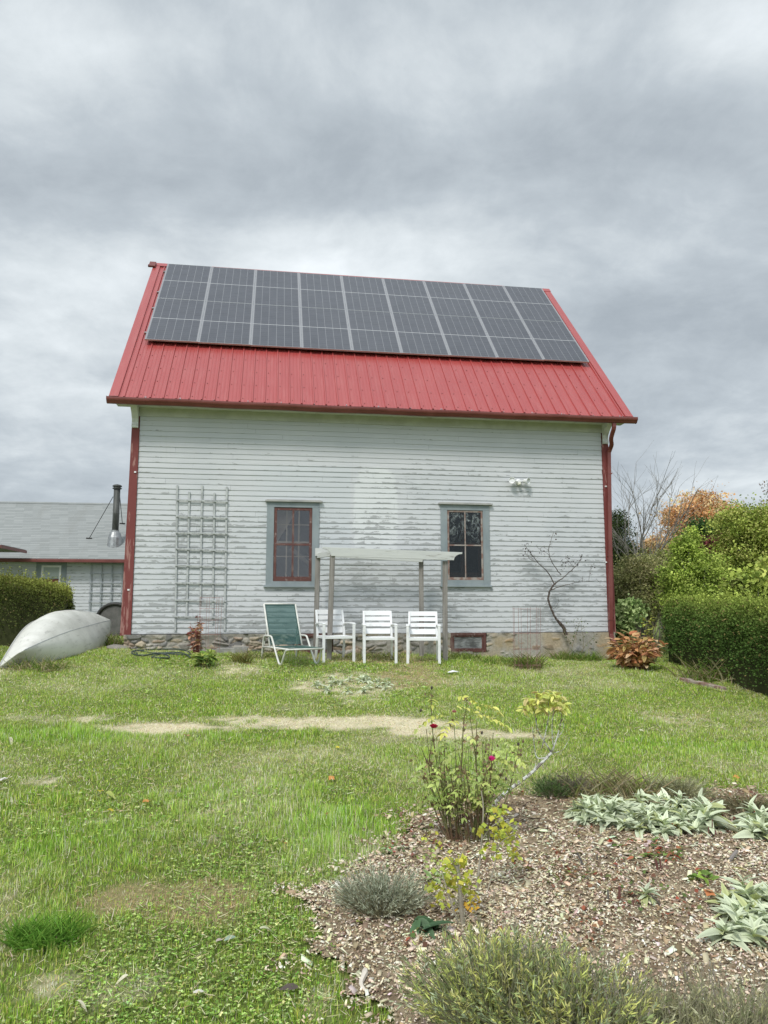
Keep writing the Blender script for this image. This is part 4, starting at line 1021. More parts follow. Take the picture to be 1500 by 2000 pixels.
# pergola frame
pg = thing('arbor', 'small weathered arbor of four grey posts under flaking white beams', 'arbor', (0, 13.5, Hf(0, 13.5)))
O = pg.location.copy()
def post(pt, pb, Y):
    t = P3(pt[0], pt[1], Y); b = P3(pb[0], pb[1], Y + .01); b.z = Hf(b.x, b.y) - .05
    m = MB(); m.bar(b - O, t - O, .085, .085, (0, 1, 0)); m.build('post', M_POST, pg, bevel=.004)
post((649.5, 1084), (642.5, 1284), 13.02); post((869, 1096), (869.5, 1286), 13.30); post((621, 1086), (616, 1284), 13.70); post((822.5, 1094), (823.5, 1283), 14.02)
def beam(x0, x1, y0t, y0b, x1t, x1b, Y0, Y1, cutL, cutR):
    pts = []
    H0t = P3(x0, y0t, Y0); H0b = P3(x0, y0b, Y0); H1t = P3(x1, x1t, Y1); H1b = P3(x1, x1b, Y1)
    L = (H1t - H0t).length; d = (H1t - H0t).normalized(); hh = H0t.z - H0b.z; h1 = H1t.z - H1b.z
    poly = [(0, 0)] 
    if cutR: poly += [(L, 0), (L, -.03)] + [(L - .15 * math.sin(t) - .0, -.03 - (h1 - .03) * (1 - math.cos(t))) for t in np.linspace(.25, math.pi / 2, 8)]
    else: poly += [(L, 0), (L, -h1)]
    if cutL: poly += [(.15 * math.sin(t), -.03 - (hh - .03) * (1 - math.cos(t))) for t in np.linspace(math.pi / 2, .25, 8)] + [(0, -.03)]
    else: poly += [(0, -hh)]
    m = MB(); nrm = Vector((d.y, -d.x, 0)).normalized(); th = .038; c = H0t - O
    f = [c + Vector((d.x, d.y, d.z)) * x + Vector((0, 0, z)) for x, z in poly]; n = len(poly)
    m.raw([tuple(p + nrm * th) for p in f] + [tuple(p) for p in f], [tuple(range(n)), tuple(range(2 * n - 1, n - 1, -1))] + [(i, i + n, (i + 1) % n + n, (i + 1) % n) for i in range(n)])
    return m.build('beam', M_BEAM, pg, bevel=.003)
beam(630, 902, 1068.5, 1085.5, 1079, 1095, 12.97, 13.27, True, True)
beam(615.5, 840, 1070.5, 1086, 1082.5, 1099, 13.64, 13.96, False, True)
m = MB(); zc = P3(640, 1082, 13.0).z - O.z
for (x0, Y0, x1, Y1) in ((649.5, 13.07, 621, 13.66), (869, 13.35, 822.5, 13.98)):
    p = P3(x0, 1084, Y0) - O; q_ = P3(x1, 1084, Y1) - O; p.z = q_.z = zc + .015; mm = MB(); mm.bar(p, q_, .05, .09, (0, 0, 1)); mm.build('tie_rail', M_BEAM, pg, bevel=.003)

# white slatted armchairs
def make_chair():
    c = thing('patio_chair', 'x', 'chair', group='white slatted chairs under the arbor')
    W2, SZ = .265, .43
    for sx in (-1, 1):
        m = MB(); m.bar((sx * W2, -.25, 0), (sx * W2, -.25, .62), .045, .028, (0, 1, 0)); m.build('leg', M_PWHITE, c, bevel=.004)
        m = MB()
        pts = [(sx * (W2 - .012), .27, 0), (sx * (W2 - .018), .225, .2), (sx * (W2 - .022), .20, .42), (sx * (W2 - .026), .235, .64), (sx * (W2 - .03), .30, .86)]
        sp_ = bez(pts, 5)
        for p, q_ in zip(sp_[:-1], sp_[1:]): m.bar(p, Vector(q_) + (Vector(q_) - Vector(p)) * .04, .036, .026, (0, 1, 0))
        m.build('leg', M_PWHITE, c)
        m = MB(); pts = bez([(sx * W2, -.262, .62), (sx * W2, -.22, .638), (sx * W2, 0, .645), (sx * (W2 - .01), .18, .63), (sx * (W2 - .02), .225, .60)], 4)
        for p, q_ in zip(pts[:-1], pts[1:]): m.bar(p, q_ + (q_ - p) * .05, .055, .022, (0, 0, 1))
        m.build('armrest', M_PWHITE, c, bevel=.003)
    st = thing_part = None
    m = MB()
    for k in range(7): y_ = -.235 + k * .066; m.box(-W2 + .024, W2 - .024, y_, y_ + .052, SZ - .012, SZ)
    m.build('seat', M_PWHITE, c, bevel=.003)
    m = MB(); m.box(-W2 + .0235, W2 - .0235, -.262, -.238, SZ - .045, SZ - .002); m.box(-W2 + .05, W2 - .05, .205, .225, SZ - .045, SZ - .014); m.box(-W2 + .024, -W2 + .04, -.238, .205, SZ - .045, SZ - .013); m.box(W2 - .04, W2 - .024, -.238, .205, SZ - .045, SZ - .013); m.build('seat_frame', M_PWHITE, c, bevel=.002)
    m = MB()
    for z0, z1 in ((.475, .565), (.60, .665), (.70, .765), (.79, .868)):
        y0_ = .20 + .115 * max(0, (z0 - .42)) / .44 * .95; y1_ = .20 + .115 * (z1 - .42) / .44 * .95; n = 6
        for i in range(n):
            f = lambda i: (-W2 + .045) + (2 * W2 - .09) * i / n
            g_ = lambda i: .018 * math.sin(math.pi * i / n)
            xa, xb = f(i), f(i + 1)
            m.raw([(xa, y0_ + g_(i) - .008, z0), (xb, y0_ + g_(i + 1) - .008, z0), (xb, y1_ + g_(i + 1) - .008, z1), (xa, y1_ + g_(i) - .008, z1), (xa, y0_ + g_(i) + .008, z0), (xb, y0_ + g_(i + 1) + .008, z0), (xb, y1_ + g_(i + 1) + .008, z1), (xa, y1_ + g_(i) + .008, z1)],
                  [(0, 1, 2, 3), (7, 6, 5, 4), (0, 4, 5, 1), (3, 2, 6, 7)] + ([(0, 3, 7, 4)] if i == 0 else []) + ([(1, 5, 6, 2)] if i == n - 1 else []))
    m.build('backrest', M_PWHITE, c)
    return c
ch = make_chair()
for i, (px, Y, rz, lab) in enumerate(((655, 12.95, 22, 'white slatted chair turned to the right, partly behind the left front arbor post'),
                                      (740, 12.92, 6, 'white slatted patio chair standing in the middle of the arbor'), (825, 13.02, -2, 'white slatted patio chair in front of the right rear post of the arbor'))):
    o = ch if i == 0 else copy_tree(ch); X = (px - 750) / FPX * Y / math.cos(PITCH) * 1.0; o.location = (X, Y, Hf(X, Y) - .012); o.rotation_euler = (0, 0, R(rz)); o['label'] = lab

# green sling chaise
Y = 12.62; X = (571 - 750) / FPX * Y; cs = thing('lounge_chair', 'low cream tube lounge chair with a green mesh sling beside the white chairs', 'lounge chair', (X, Y, Hf(X, Y) - .01), R(27))
W2 = .31
for sx in (-1, 1):
    x = sx * W2
    m = MB(); m.tube(bez([(x, .60, 0), (x, .555, .20), (x, .50, .38), (x, .43, .425), (x, .30, .43), (x, .12, .425), (x, .05, .38), (x, -.10, .22), (x, -.30, .02), (x, -.36, .005), (x, -.42, .01), (x, -.50, .10), (x * .97, -.58, .215), (x * .93, -.68, .25)], 5), .0165, 8); m.build('side_frame', M_CHAISE, cs, smooth=True)
    m = MB(); m.tube([(x, .55, .235), (x * .95, .2, .245), (x * .93, -.68, .25)], .015, 8); m.build('seat_rail', M_CHAISE, cs, smooth=True)
    m = MB(); m.tube([(x * .92, .24, .26), (x * .92, .60, .96)], .0165, 8); m.build('back_rail', M_CHAISE, cs, smooth=True)
    m = MB(); m.tube(bez([(x * .86, .42, .60), (x * .9, .50, .42), (x * .95, .52, .25)], 5), .010, 6); m.build('back_strut', M_CHAISE, cs, smooth=True)
for y_, z_ in ((-.68, .25), (.55, .235), (-.05, .235)):
    m = MB(); m.tube([(-W2 * .95, y_, z_), (W2 * .95, y_, z_)], .013, 8); m.build('crossbar', M_CHAISE, cs, smooth=True)
m = MB(); m.tube([(-W2 * .92, .60, .96), (W2 * .92, .60, .96)], .016, 8); m.build('back_top_rail', M_CHAISE, cs, smooth=True)
def sling(name, p0, p1, w, sag):
    m = MB(); n, k = 10, 8; b = 0; N_ = (Vector(p1) - Vector(p0)).cross(Vector((1, 0, 0))).normalized()
    for j in (0, 1):
        for i in range(n + 1):
            for q_ in range(k + 1):
                u, v = q_ / k, i / n; p = Vector(p0).lerp(Vector(p1), v) + Vector(((u - .5) * w, 0, 0)) + N_ * (sag * 4 * u * (1 - u) * math.sin(math.pi * v) + j * .003); m.v.append(tuple(p))
    for i in range(n):
        for q_ in range(k):
            a = i * (k + 1) + q_; m.f.append((a, a + 1, a + k + 2, a + k + 1))
    M_ = (n + 1) * (k + 1); m.v = m.v[:M_]
    return m.build(name, M_SLING, cs, smooth=True)
bk = sling('back_sling', (0, .25, .28), (0, .595, .95), .545, .02); sling('seat_sling', (0, .24, .262), (0, -.67, .266), .56, -.02)
m = MB(); m.bar((-.272, .585, .945), (.272, .585, .945), .004, .022); m.bar((-.27, .25, .285), (-.27, .59, .945), .02, .006, (0, 1, 0)); m.bar((.27, .25, .285), (.27, .59, .945), .02, .006, (0, 1, 0)); m.build('binding', M_SEAM, bk)

# wire tomato cages
def cage(name_lab, px, py, Y, w, h, lean, nv, rows, rz=0):
    X = (px - 750) / FPX * Y; c = thing('tomato_cage', name_lab, 'plant support', (X, Y, Hf(X, Y)), R(rz))
    m = MB(); r = w / 2
    for k in range(nv):
        a = 2 * math.pi * k / nv + .3; p = (r * math.cos(a), r * .8 * math.sin(a))
        m.tube([(p[0] * .92, p[1] * .92, -.03), (p[0] + lean, p[1], h * (1 + .01 * math.sin(k * 2.)))], .0030, 4)
    wr = m.build('upright_wires', M_RUST, c); wr['kind'] = 'stuff'
    for z_ in rows:
        m = MB(); pts = [(r * (.92 + .08 * z_) * math.cos(t) + lean * z_, r * .8 * (.92 + .08 * z_) * math.sin(t), h * z_ - .01) for t in np.linspace(0, 2 * math.pi, 17)[:-1]]; m.tube(pts, .0030, 4, closed=True); m.build('wire_ring', M_RUST, c)
cage('rusty square-mesh wire cage round the dried red peony below the trellis', 413, 1280, 13.35, .40, 1.0, .01, 7, (.12, .35, .6, .8, .99))
cage('empty rusty wire cage right of the basement window', 1024, 1315, 12.35, .46, 1.02, .02, 9, (.1, .35, .6, .985), 10)

# hoses
def hose(name, lab, pts, r, mt, closed=False, cat='hose'):
    P = [gnd(*p) for p in pts]; c = P[0].copy(); m = MB(); dz = rs2
    q_ = bez([p - c + Vector((0, 0, .035 + .012 * math.sin(i * 1.9))) for i, p in enumerate(P)], 6); m.tube(q_, r, 8); o = m.build(name, mt, None, smooth=True); o.location = c; tag(o, lab, cat); return o
hose('garden_hose', 'dark green garden hose loosely coiled on the grass left of the dried peony',
     [(268, 1281), (262, 1276.5), (278, 1273), (310, 1271.5), (345, 1273), (366, 1276), (370, 1281), (350, 1283.5), (320, 1281), (300, 1284), (298, 1288.5), (314, 1290.5), (330, 1288), (326, 1283), (308, 1281.5), (284, 1283.5), (262, 1281), (258, 1277.5), (272, 1275), (300, 1278), (345, 1279), (362, 1283), (372, 1287)], .013, M_HOSE)
hose('soaker_hose', 'short black hose end lying over the stone at the left corner of the barn', [(223, 1262), (234, 1262), (246, 1265), (256, 1270)], .016, M_BLACK)
# loose stones, block, tub
def stone(lab, px, py, s, seed, cat='stone', Yo=0):
    p = gnd(px, py); o = rock('stone', M_STONE, None, (0, 0, 0), s, seed); o.location = (p.x, p.y + Yo, p.z + s[2] * .3); tag(o, lab, cat)
stone('flat pale stone at the left foot of the barn foundation', 232, 1268, (.26, .2, .07), 1)
stone('pale rounded stone against the dark tub at the end of the low house', 224, 1210, (.26, .2, .26), 2)
stone('grey stone in the grass under the trellis, left of the weeds', 262, 1266, (.2, .15, .09), 3)
stone('pale stone below the foundation wall left of the dried peony', 330, 1268, (.17, .14, .09), 4)
p = gnd(447, 1282); o = thing('concrete_block', 'low grey concrete block against the foundation right of the dried peony', 'concrete block', (p.x, 13.62, Hf(p.x, 13.62)), YAW)
m = MB(); m.box(-.32, .22, -.12, .10, -.03, .10); m.build('slab', simple('concrete', (.36, .355, .33), (.26, .25, .23), 8, .9, bstr=.6), o, bevel=.008)
m = MB(); m.box(-.02, .24, -.115, .09, .1005, .12); m.build('cap', MATS['concrete'], o, bevel=.006)
tb = thing('stock_tub', 'dark round tub standing on edge between canoe and barn corner', 'tub', (gnd(222, 1232).x * 0 + P3(223, 1220, 18.).x, 18., Hf(-6.4, 18) + 0.0))
m = MB(); rO = .42; pts = [(rO * math.cos(t), 0, rO * .95 + rO * .9 * math.sin(t)) for t in np.linspace(0, 2 * math.pi, 33)[:-1]]; m.tube(pts, .045, 8, closed=True); m.build('rim', M_BLACK, tb, smooth=True)
m = MB(); m.lathe([(.40, 0), (.37, .12), (.3, .16)], (0, .0, rO * .95), (0, 1, 0), 28); m.build('bowl', simple('faded_plastic', (.10, .10, .095), (.15, .145, .14), 6, .8), tb)

# canoe on its side against the left hedge
cn = thing('canoe', 'upturned grey-white canoe tilted on its side against the left hedge', 'canoe')
L, BM, DP = 4.15, 1.06, .50
NS, NC = 44, 20; V = []; F = []
for i in range(NS + 1):
    t = -1 + 2 * i / NS; a = abs(t)
    wv = ((1 - a ** 1.75) ** .95 if t < 0 else (1 - a ** 4.) ** .62) if a < 1 else 0; hb = BM / 2 * wv + .004
    rise = .17 * a ** 4.5; rk = .08 * a ** 6
    for j in range(NC + 1):
        s_ = -1 + 2 * j / NC; an = s_ * math.pi / 2
        sh = 1.0 + 1.1 * (1 - a); cx = math.copysign(abs(math.sin(an)) ** (2 / (sh + 1)), s_) ; cz = abs(math.cos(an)) ** (2 / (sh + 1.1))
        x_ = hb * cx; z_ = DP * cz * (1 - (.62 * a ** 2.4 if t < 0 else .10 * a ** 4)) - rise * (1 - cz) + (.02 * (1 - abs(s_)) if a < .97 else 0)
        V.append((x_, t * L / 2 * (1 - .03 * (1 - cz)), z_))
for i in range(NS):
    for j in range(NC): k = i * (NC + 1) + j; F.append((k, k + 1, k + NC + 2, k + NC + 1))
me = bpy.data.meshes.new('hull'); me.from_pydata(V, [], F); me.update(); hull = obj('hull', me, M_CANOE, cn, smooth=True)
sm = hull.modifiers.new('shell', 'SOLIDIFY'); sm.thickness = .008; sm.offset = -1
for j in (0, NC):
    m = MB(); m.tube([V[i * (NC + 1) + j] for i in range(NS + 1)], .016, 8); m.build('gunwale', simple('grey_gunwale', (.40, .40, .38), None, 5, .6), cn, smooth=True)
m = MB(); m.tube([(0, V[i * (NC + 1) + NC // 2][1], V[i * (NC + 1) + NC // 2][2] - .004) for i in range(1, NS)], .008, 6); m.build('keel', M_TRELL, cn, smooth=True)
for t in (-.55, .5):
    m = MB(); hw = BM / 2 * (.60 if t < 0 else .9); m.bar((-hw, t * L / 2, .01), (hw, t * L / 2, .01), .05, .02); m.build('thwart', M_POST, cn)
b0 = P3(4, 1301, 11.3); b1 = P3(160, 1250, 15.1)
CD = b1 - b0; RC = Matrix.Rotation(math.atan2(CD.y, CD.x) - math.pi / 2, 4, 'Z') @ Matrix.Rotation(math.atan2(CD.z, CD.xy.length), 4, 'X') @ Matrix.Rotation(R(54), 4, 'Y')
cn.matrix_world = Matrix.Translation((b0 + b1) / 2 - RC @ Vector((0, 0, -.17))) @ RC

# rotten timber edging at the right
p0, p1 = gnd(1338, 1332), gnd(1415, 1349)
e_ = MB(); d = (p1 - p0); pts = [p0 + d * t for t in np.linspace(-.1, 1, 9)]
for i in range(8):
    a_, b_ = pts[i] - p0, pts[i + 1] - p0; sc_ = rs2.uniform(.8, 1.1); e_.bar(a_ + Vector((0, rs2.uniform(-.01, .01), .02)), b_ + Vector((0, rs2.uniform(-.01, .01), .02)), .09 * sc_, .075 * sc_)
o = e_.build('timber_edging', simple('rotten_timber', (.20, .105, .075), (.38, .33, .28), 9, .95, bstr=.8), None, bevel=.012); o.location = p0; tag(o, 'low rotten reddish timber edging in the grass along the right hedge', 'edging')
p = gnd(885, 1317); m = MB(); m.raw([(-.09, -.04, 0), (.02, -.06, .012), (.10, 0, .004), (.03, .05, .02), (-.07, .04, .01), (0, 0, .035)], [(0, 1, 5), (1, 2, 5), (2, 3, 5), (3, 4, 5), (4, 0, 5), (4, 3, 2, 1, 0)])
o = m.build('paper_scrap', M_PWHITE); o.location = p + Vector((0, 0, .03)); tag(o, 'crumpled white scrap lying on the grass right of the arbor', 'scrap')

# ------------------------------------------------------------------ vegetation builders
def wob(a, b, n, amp, r=random):
    a = Vector(a); b = Vector(b); L = (b - a).length; return [a.lerp(b, i / n) + (Vector((r.uniform(-1, 1), r.uniform(-1, 1), r.uniform(-1, 1))) * amp * L if 0 < i < n else Vector()) for i in range(n + 1)]
def tree(name, lab, cat, base, ells, ncl, kl, sig, ls, cols, tr_r, limbs=14, group=None, tmpl=T_LEAF, bark=M_BARK, seed=1, cjit=.22, droop=0, stem=True, shell=.45):
    """base world point; ells = [(centre, radii)] world"""
    r = np.random.default_rng(seed); rd = random.Random(seed)
    root = thing(name, lab, cat, base, 0, group); Lf = Leaves(); b = Vector(base)
    vol = np.array([e_[1][0] * e_[1][1] * e_[1][2] for e_ in ells]); wt_ = vol ** .67; wt_ /= wt_.sum(); cents = []
    cols = np.array(cols, float)
    for (c, rad), f in zip(ells, wt_):
        n = max(3, int(ncl * f)); d = r.normal(size=(n, 3)); d /= np.linalg.norm(d, axis=1)[:, None]
        rr_ = r.random(n) ** shell * (1 + .16 * r.normal(size=n)); P = np.array(c) + d * rr_[:, None] * np.array(rad); cents.append(P)
    P = np.concatenate(cents); P = P[P[:, 2] > b.z + .1]; n = len(P)
    ci = r.choice(len(cols), n); cc_ = cols[ci] * (1 + r.normal(0, cjit, (n, 1)))
    k = np.repeat(np.arange(n), kl); N_ = len(k)
    off = r.normal(size=(N_, 3)) * sig * np.array([1, 1, .6]) * r.uniform(.5, 1.5, n)[k][:, None]
    pos = P[k] + off - np.array(b); col = cc_[k] * (1 + r.normal(0, .12, (N_, 1)))
    M = rotmats(r.uniform(0, 6.283, N_), r.normal(-.3 - droop, .7, N_), r.normal(0, .8, N_)); sz = ls * r.uniform(.6, 1.35, N_)
    Lf.add(tmpl, pos, M, np.stack([sz * .8, sz, sz], -1), np.clip(col, .01, .9)); Lf.build('crown', M_FOL, root)
    m = MB(); top = Vector(np.array([e_[0] for e_ in ells]).mean(0)) - b
    if stem:
        tp = bez(wob((0, 0, -.1), (top.x * .7, top.y * .7, top.z), 4, .03, rd), 4); m.tube(tp, list(np.linspace(tr_r, tr_r * .35, len(tp))), 8)
    for i in r.choice(n, min(n, limbs), replace=False):
        e_ = Vector(P[i]) - b; s0 = Vector((e_.x * .15, e_.y * .15, max(.05, e_.z * rd.uniform(.1, .55)))) if not stem else tp[int(len(tp) * rd.uniform(.15, .8))]
        q_ = bez(wob(s0, e_, 4, .05, rd), 3); m.tube(q_, list(np.linspace(tr_r * .42, tr_r * .06, len(q_))), 5)
    m.build('trunk', bark, root); return root
def bare(root, name, start, d0, L, r0, depth, rd, m, up=.25, ang=.5, seg=5, kids=3):
    pts = [Vector(start)]; d = Vector(d0).normalized()
    for i in range(seg):
        d = (d + Vector((rd.gauss(0, .09), rd.gauss(0, .09), rd.gauss(0, .05) + up * .12))).normalized(); pts.append(pts[-1] + d * L / seg)
    m.tube(pts, list(np.linspace(r0, r0 * .5, len(pts))), 5 if depth > 1 else 4, cap=False)
    if depth > 0:
        for k in range(kids + (1 if depth > 1 else 0)):
            t = rd.uniform(.3, 1) if k else 1.; p = pts[min(seg, int(t * seg))]; a = Vector((rd.gauss(0, 1), rd.gauss(0, 1), rd.gauss(0, .4))).normalized()
            bare(root, name, p, (d + a * ang).normalized(), L * rd.uniform(.5, .78), r0 * .5, depth - 1, rd, m, up, ang, seg, kids)
def at(px, py, Y): return tuple(P3(px, py, Y))
def E_(px, py, Y, rx, ry, rdep=None):   # crown ellipsoid from its centre and half sizes in photo pixels
    k = Y / FPX; return (at(px, py, Y), (rx * k, (rdep if rdep else rx * k), ry * k))
def gb(px, Y): X = (px - 750) / FPX * Y; return (X, Y, Hf(X, Y))
GRN = [(.10, .17, .035), (.14, .21, .04), (.08, .14, .03)]
tree('evergreen_tree', 'dark rounded evergreen rising just behind the right corner of the barn', 'tree', gb(1185, 26), [E_(1180, 1070, 26, 62, 55), E_(1190, 1140, 26, 75, 60), E_(1200, 1025, 26, 28, 30), E_(1235, 1100, 26, 35, 40)], 1500, 40, .12, .05, [(.055, .085, .025), (.075, .11, .035), (.04, .065, .02)], .18, 6, seed=2, cjit=.25)
tree('maple_tree', 'distant tree with thinning orange autumn leaves behind the green trees', 'tree', gb(1372, 44), [E_(1365, 1000, 44, 66, 38), E_(1320, 1015, 44, 32, 22), E_(1412, 1010, 44, 42, 28), E_(1335, 1045, 44, 40, 22), E_(1290, 1062, 43, 32, 18), E_(1375, 975, 44, 26, 14)], 560, 26, .26, .13, [(.80, .46, .22), (.86, .56, .30), (.70, .40, .20), (.62, .46, .26)], .22, 60, seed=3, cjit=.18, shell=.6)
tree('dark_tree', 'dark green tree in front of the orange tree', 'tree', gb(1385, 33), [E_(1370, 1040, 33, 30, 24), E_(1412, 1036, 33, 24, 20), E_(1385, 1075, 33, 40, 30)], 300, 40, .2, .10, [(.06, .12, .035), (.08, .15, .04), (.04, .09, .03)], .2, 10, seed=4)
tree('purple_shrub', 'burgundy leaved shrub between the dark tree and the yellow-green tree', 'shrub', gb(1398, 27), [E_(1398, 1062, 27, 16, 22), E_(1385, 1080, 27, 14, 16)], 60, 34, .14, .09, [(.17, .035, .05), (.12, .03, .04), (.22, .06, .06)], .1, 6, seed=5)
tree('yellow_green_tree', 'large yellow-green tree filling the right edge above the hedge', 'tree', gb(1475, 20), [E_(1470, 1030, 20, 70, 42), E_(1520, 1060, 20, 90, 75), E_(1450, 1085, 20, 55, 45), E_(1425, 1130, 20, 40, 45), E_(1500, 1150, 20, 80, 60), E_(1440, 1010, 20, 22, 16), E_(1500, 1005, 20, 25, 18)], 1500, 40, .14, .062, [(.36, .43, .09), (.46, .52, .13), (.26, .34, .07), (.54, .55, .18)], .16, 40, seed=6, cjit=.2)
tree('feathery_tree', 'bright green feathery tree left of the big yellow-green tree', 'tree', gb(1350, 17.5), [E_(1340, 1075, 17.5, 26, 32), E_(1365, 1105, 17.5, 45, 32), E_(1325, 1130, 17.5, 34, 28), E_(1385, 1140, 17.5, 40, 34), E_(1345, 1160, 17.5, 50, 24), E_(1352, 1050, 17.5, 12, 20)], 620, 46, .10, .055, [(.40, .52, .10), (.50, .60, .14), (.28, .38, .08)], .09, 26, seed=7, cjit=.2, shell=.6)
tree('olive_shrub', 'loose olive green shrub thicket right behind the barn corner', 'shrub', gb(1255, 19.5), [E_(1250, 1120, 19.5, 58, 38), E_(1215, 1150, 19.5, 35, 40), E_(1295, 1140, 19.5, 42, 42), E_(1250, 1175, 19.5, 75, 35), E_(1300, 1090, 20, 25, 20)], 900, 34, .13, .05, [(.32, .33, .14), (.40, .40, .17), (.24, .26, .10), (.46, .42, .22)], .06, 60, seed=8, stem=False, shell=.6)
tree('autumn_shrub', 'rusty olive shrub mass below the orange tree', 'shrub', gb(1290, 28), [E_(1285, 1085, 28, 34, 26), E_(1320, 1092, 28, 26, 26)], 260, 30, .2, .09, [(.46, .32, .15), (.36, .32, .14), (.55, .36, .16)], .08, 30, seed=9, stem=False)
tree('hydrangea', 'pale green leafy bush between the barn corner and the hedge', 'shrub', gb(1222, 15.9), [E_(1222, 1205, 15.9, 24, 24), E_(1235, 1190, 15.9, 20, 16), E_(1215, 1230, 15.9, 20, 24)], 120, 40, .08, .075, [(.36, .48, .18), (.46, .56, .25), (.26, .38, .13)], .03, 10, seed=10, stem=False)
tree('laurel_shrub', 'glossy yellow-green shrub showing larger leaves above the hedge at the right edge', 'shrub', gb(1475, 14.6), [E_(1480, 1150, 14.6, 40, 36), E_(1440, 1160, 14.6, 22, 22), E_(1510, 1120, 14.6, 40, 30)], 170, 40, .11, .095, [(.42, .50, .11), (.54, .58, .16), (.30, .38, .09)], .05, 14, seed=11, stem=False)
# bare trees
for lab, px, Y, hh, sd, col_ in (('tall bare grey tree rising right of the barn between evergreen and orange tree', 1252, 24, 5.3, 5, M_BARK), ('smaller bare grey tree left of the orange tree', 1296, 26, 3.3, 8, M_BARK)):
    b = gb(px, Y); root = thing('bare_tree', lab, 'tree', b); rd = random.Random(sd); m = MB()
    m.tube(bez([(0, 0, -.1), (.03, 0, hh * .16), (-.02, 0, hh * .32)], 4), [.09] * 4 + [.08] * 5, 7); m.build('trunk', col_, root)
    m = MB()
    for k in range(6): bare(root, 'b', (0, 0, hh * (.2 + .02 * k)), (rd.gauss(0, .35), rd.gauss(0, .35), 1), hh * .42, .034, 3, rd, m, .3, .5, 5, 3)
    m.build('branches', col_, root)
b = gb(1232, 21.5); root = thing('brush_thicket', 'tangle of pale bare twigs in front of the dark evergreen', 'shrub', b); rd = random.Random(3); m = MB()
for k in range(12): bare(root, 'b', (rd.uniform(-.9, 1.), rd.uniform(-.3, .3), 0), (rd.gauss(0, .25), rd.gauss(0, .2), 1), 1.3, .022, 2, rd, m, .2, .5, 5, 3)
m.build('branches', simple('pale_twig', (.27, .25, .20), (.36, .34, .28), 9, .9), root)
# tree tip entering at the right edge
tree('tall_tree', 'sparse reddish branch tips of a tall tree at the right edge of the sky', 'tree', gb(1530, 24), [E_(1512, 985, 24, 20, 34), E_(1500, 1000, 24, 12, 20), E_(1530, 1050, 24, 30, 40), E_(1500, 945, 24, 6, 16)], 130, 14, .12, .06, [(.20, .12, .07), (.12, .15, .05), (.28, .14, .08)], .12, 50, seed=12)
# distant tree belt that closes the horizon
far = []
rd = random.Random(8)
k = 0
for X0 in np.arange(-60, 95, 7.5):
    if -14 < X0 < 2: continue
    hh = rd.uniform(2.2, 4.2); Yf = rd.uniform(58, 70)
    if X0 < 0: hh *= .45
    tree('far_tree', 'one of the far trees along the field edge beyond the hedges', 'tree', (X0, Yf, Hf(X0, Yf)), [((X0, Yf, Hf(X0, Yf) + hh * .55), (5, 2.5, hh * .55))], 90, 26, .45, .30, [[(.12, .16, .06), (.22, .17, .07), (.09, .13, .05)][k % 3]], .2, 4, group='far trees along the field edge', seed=40 + k); k += 1

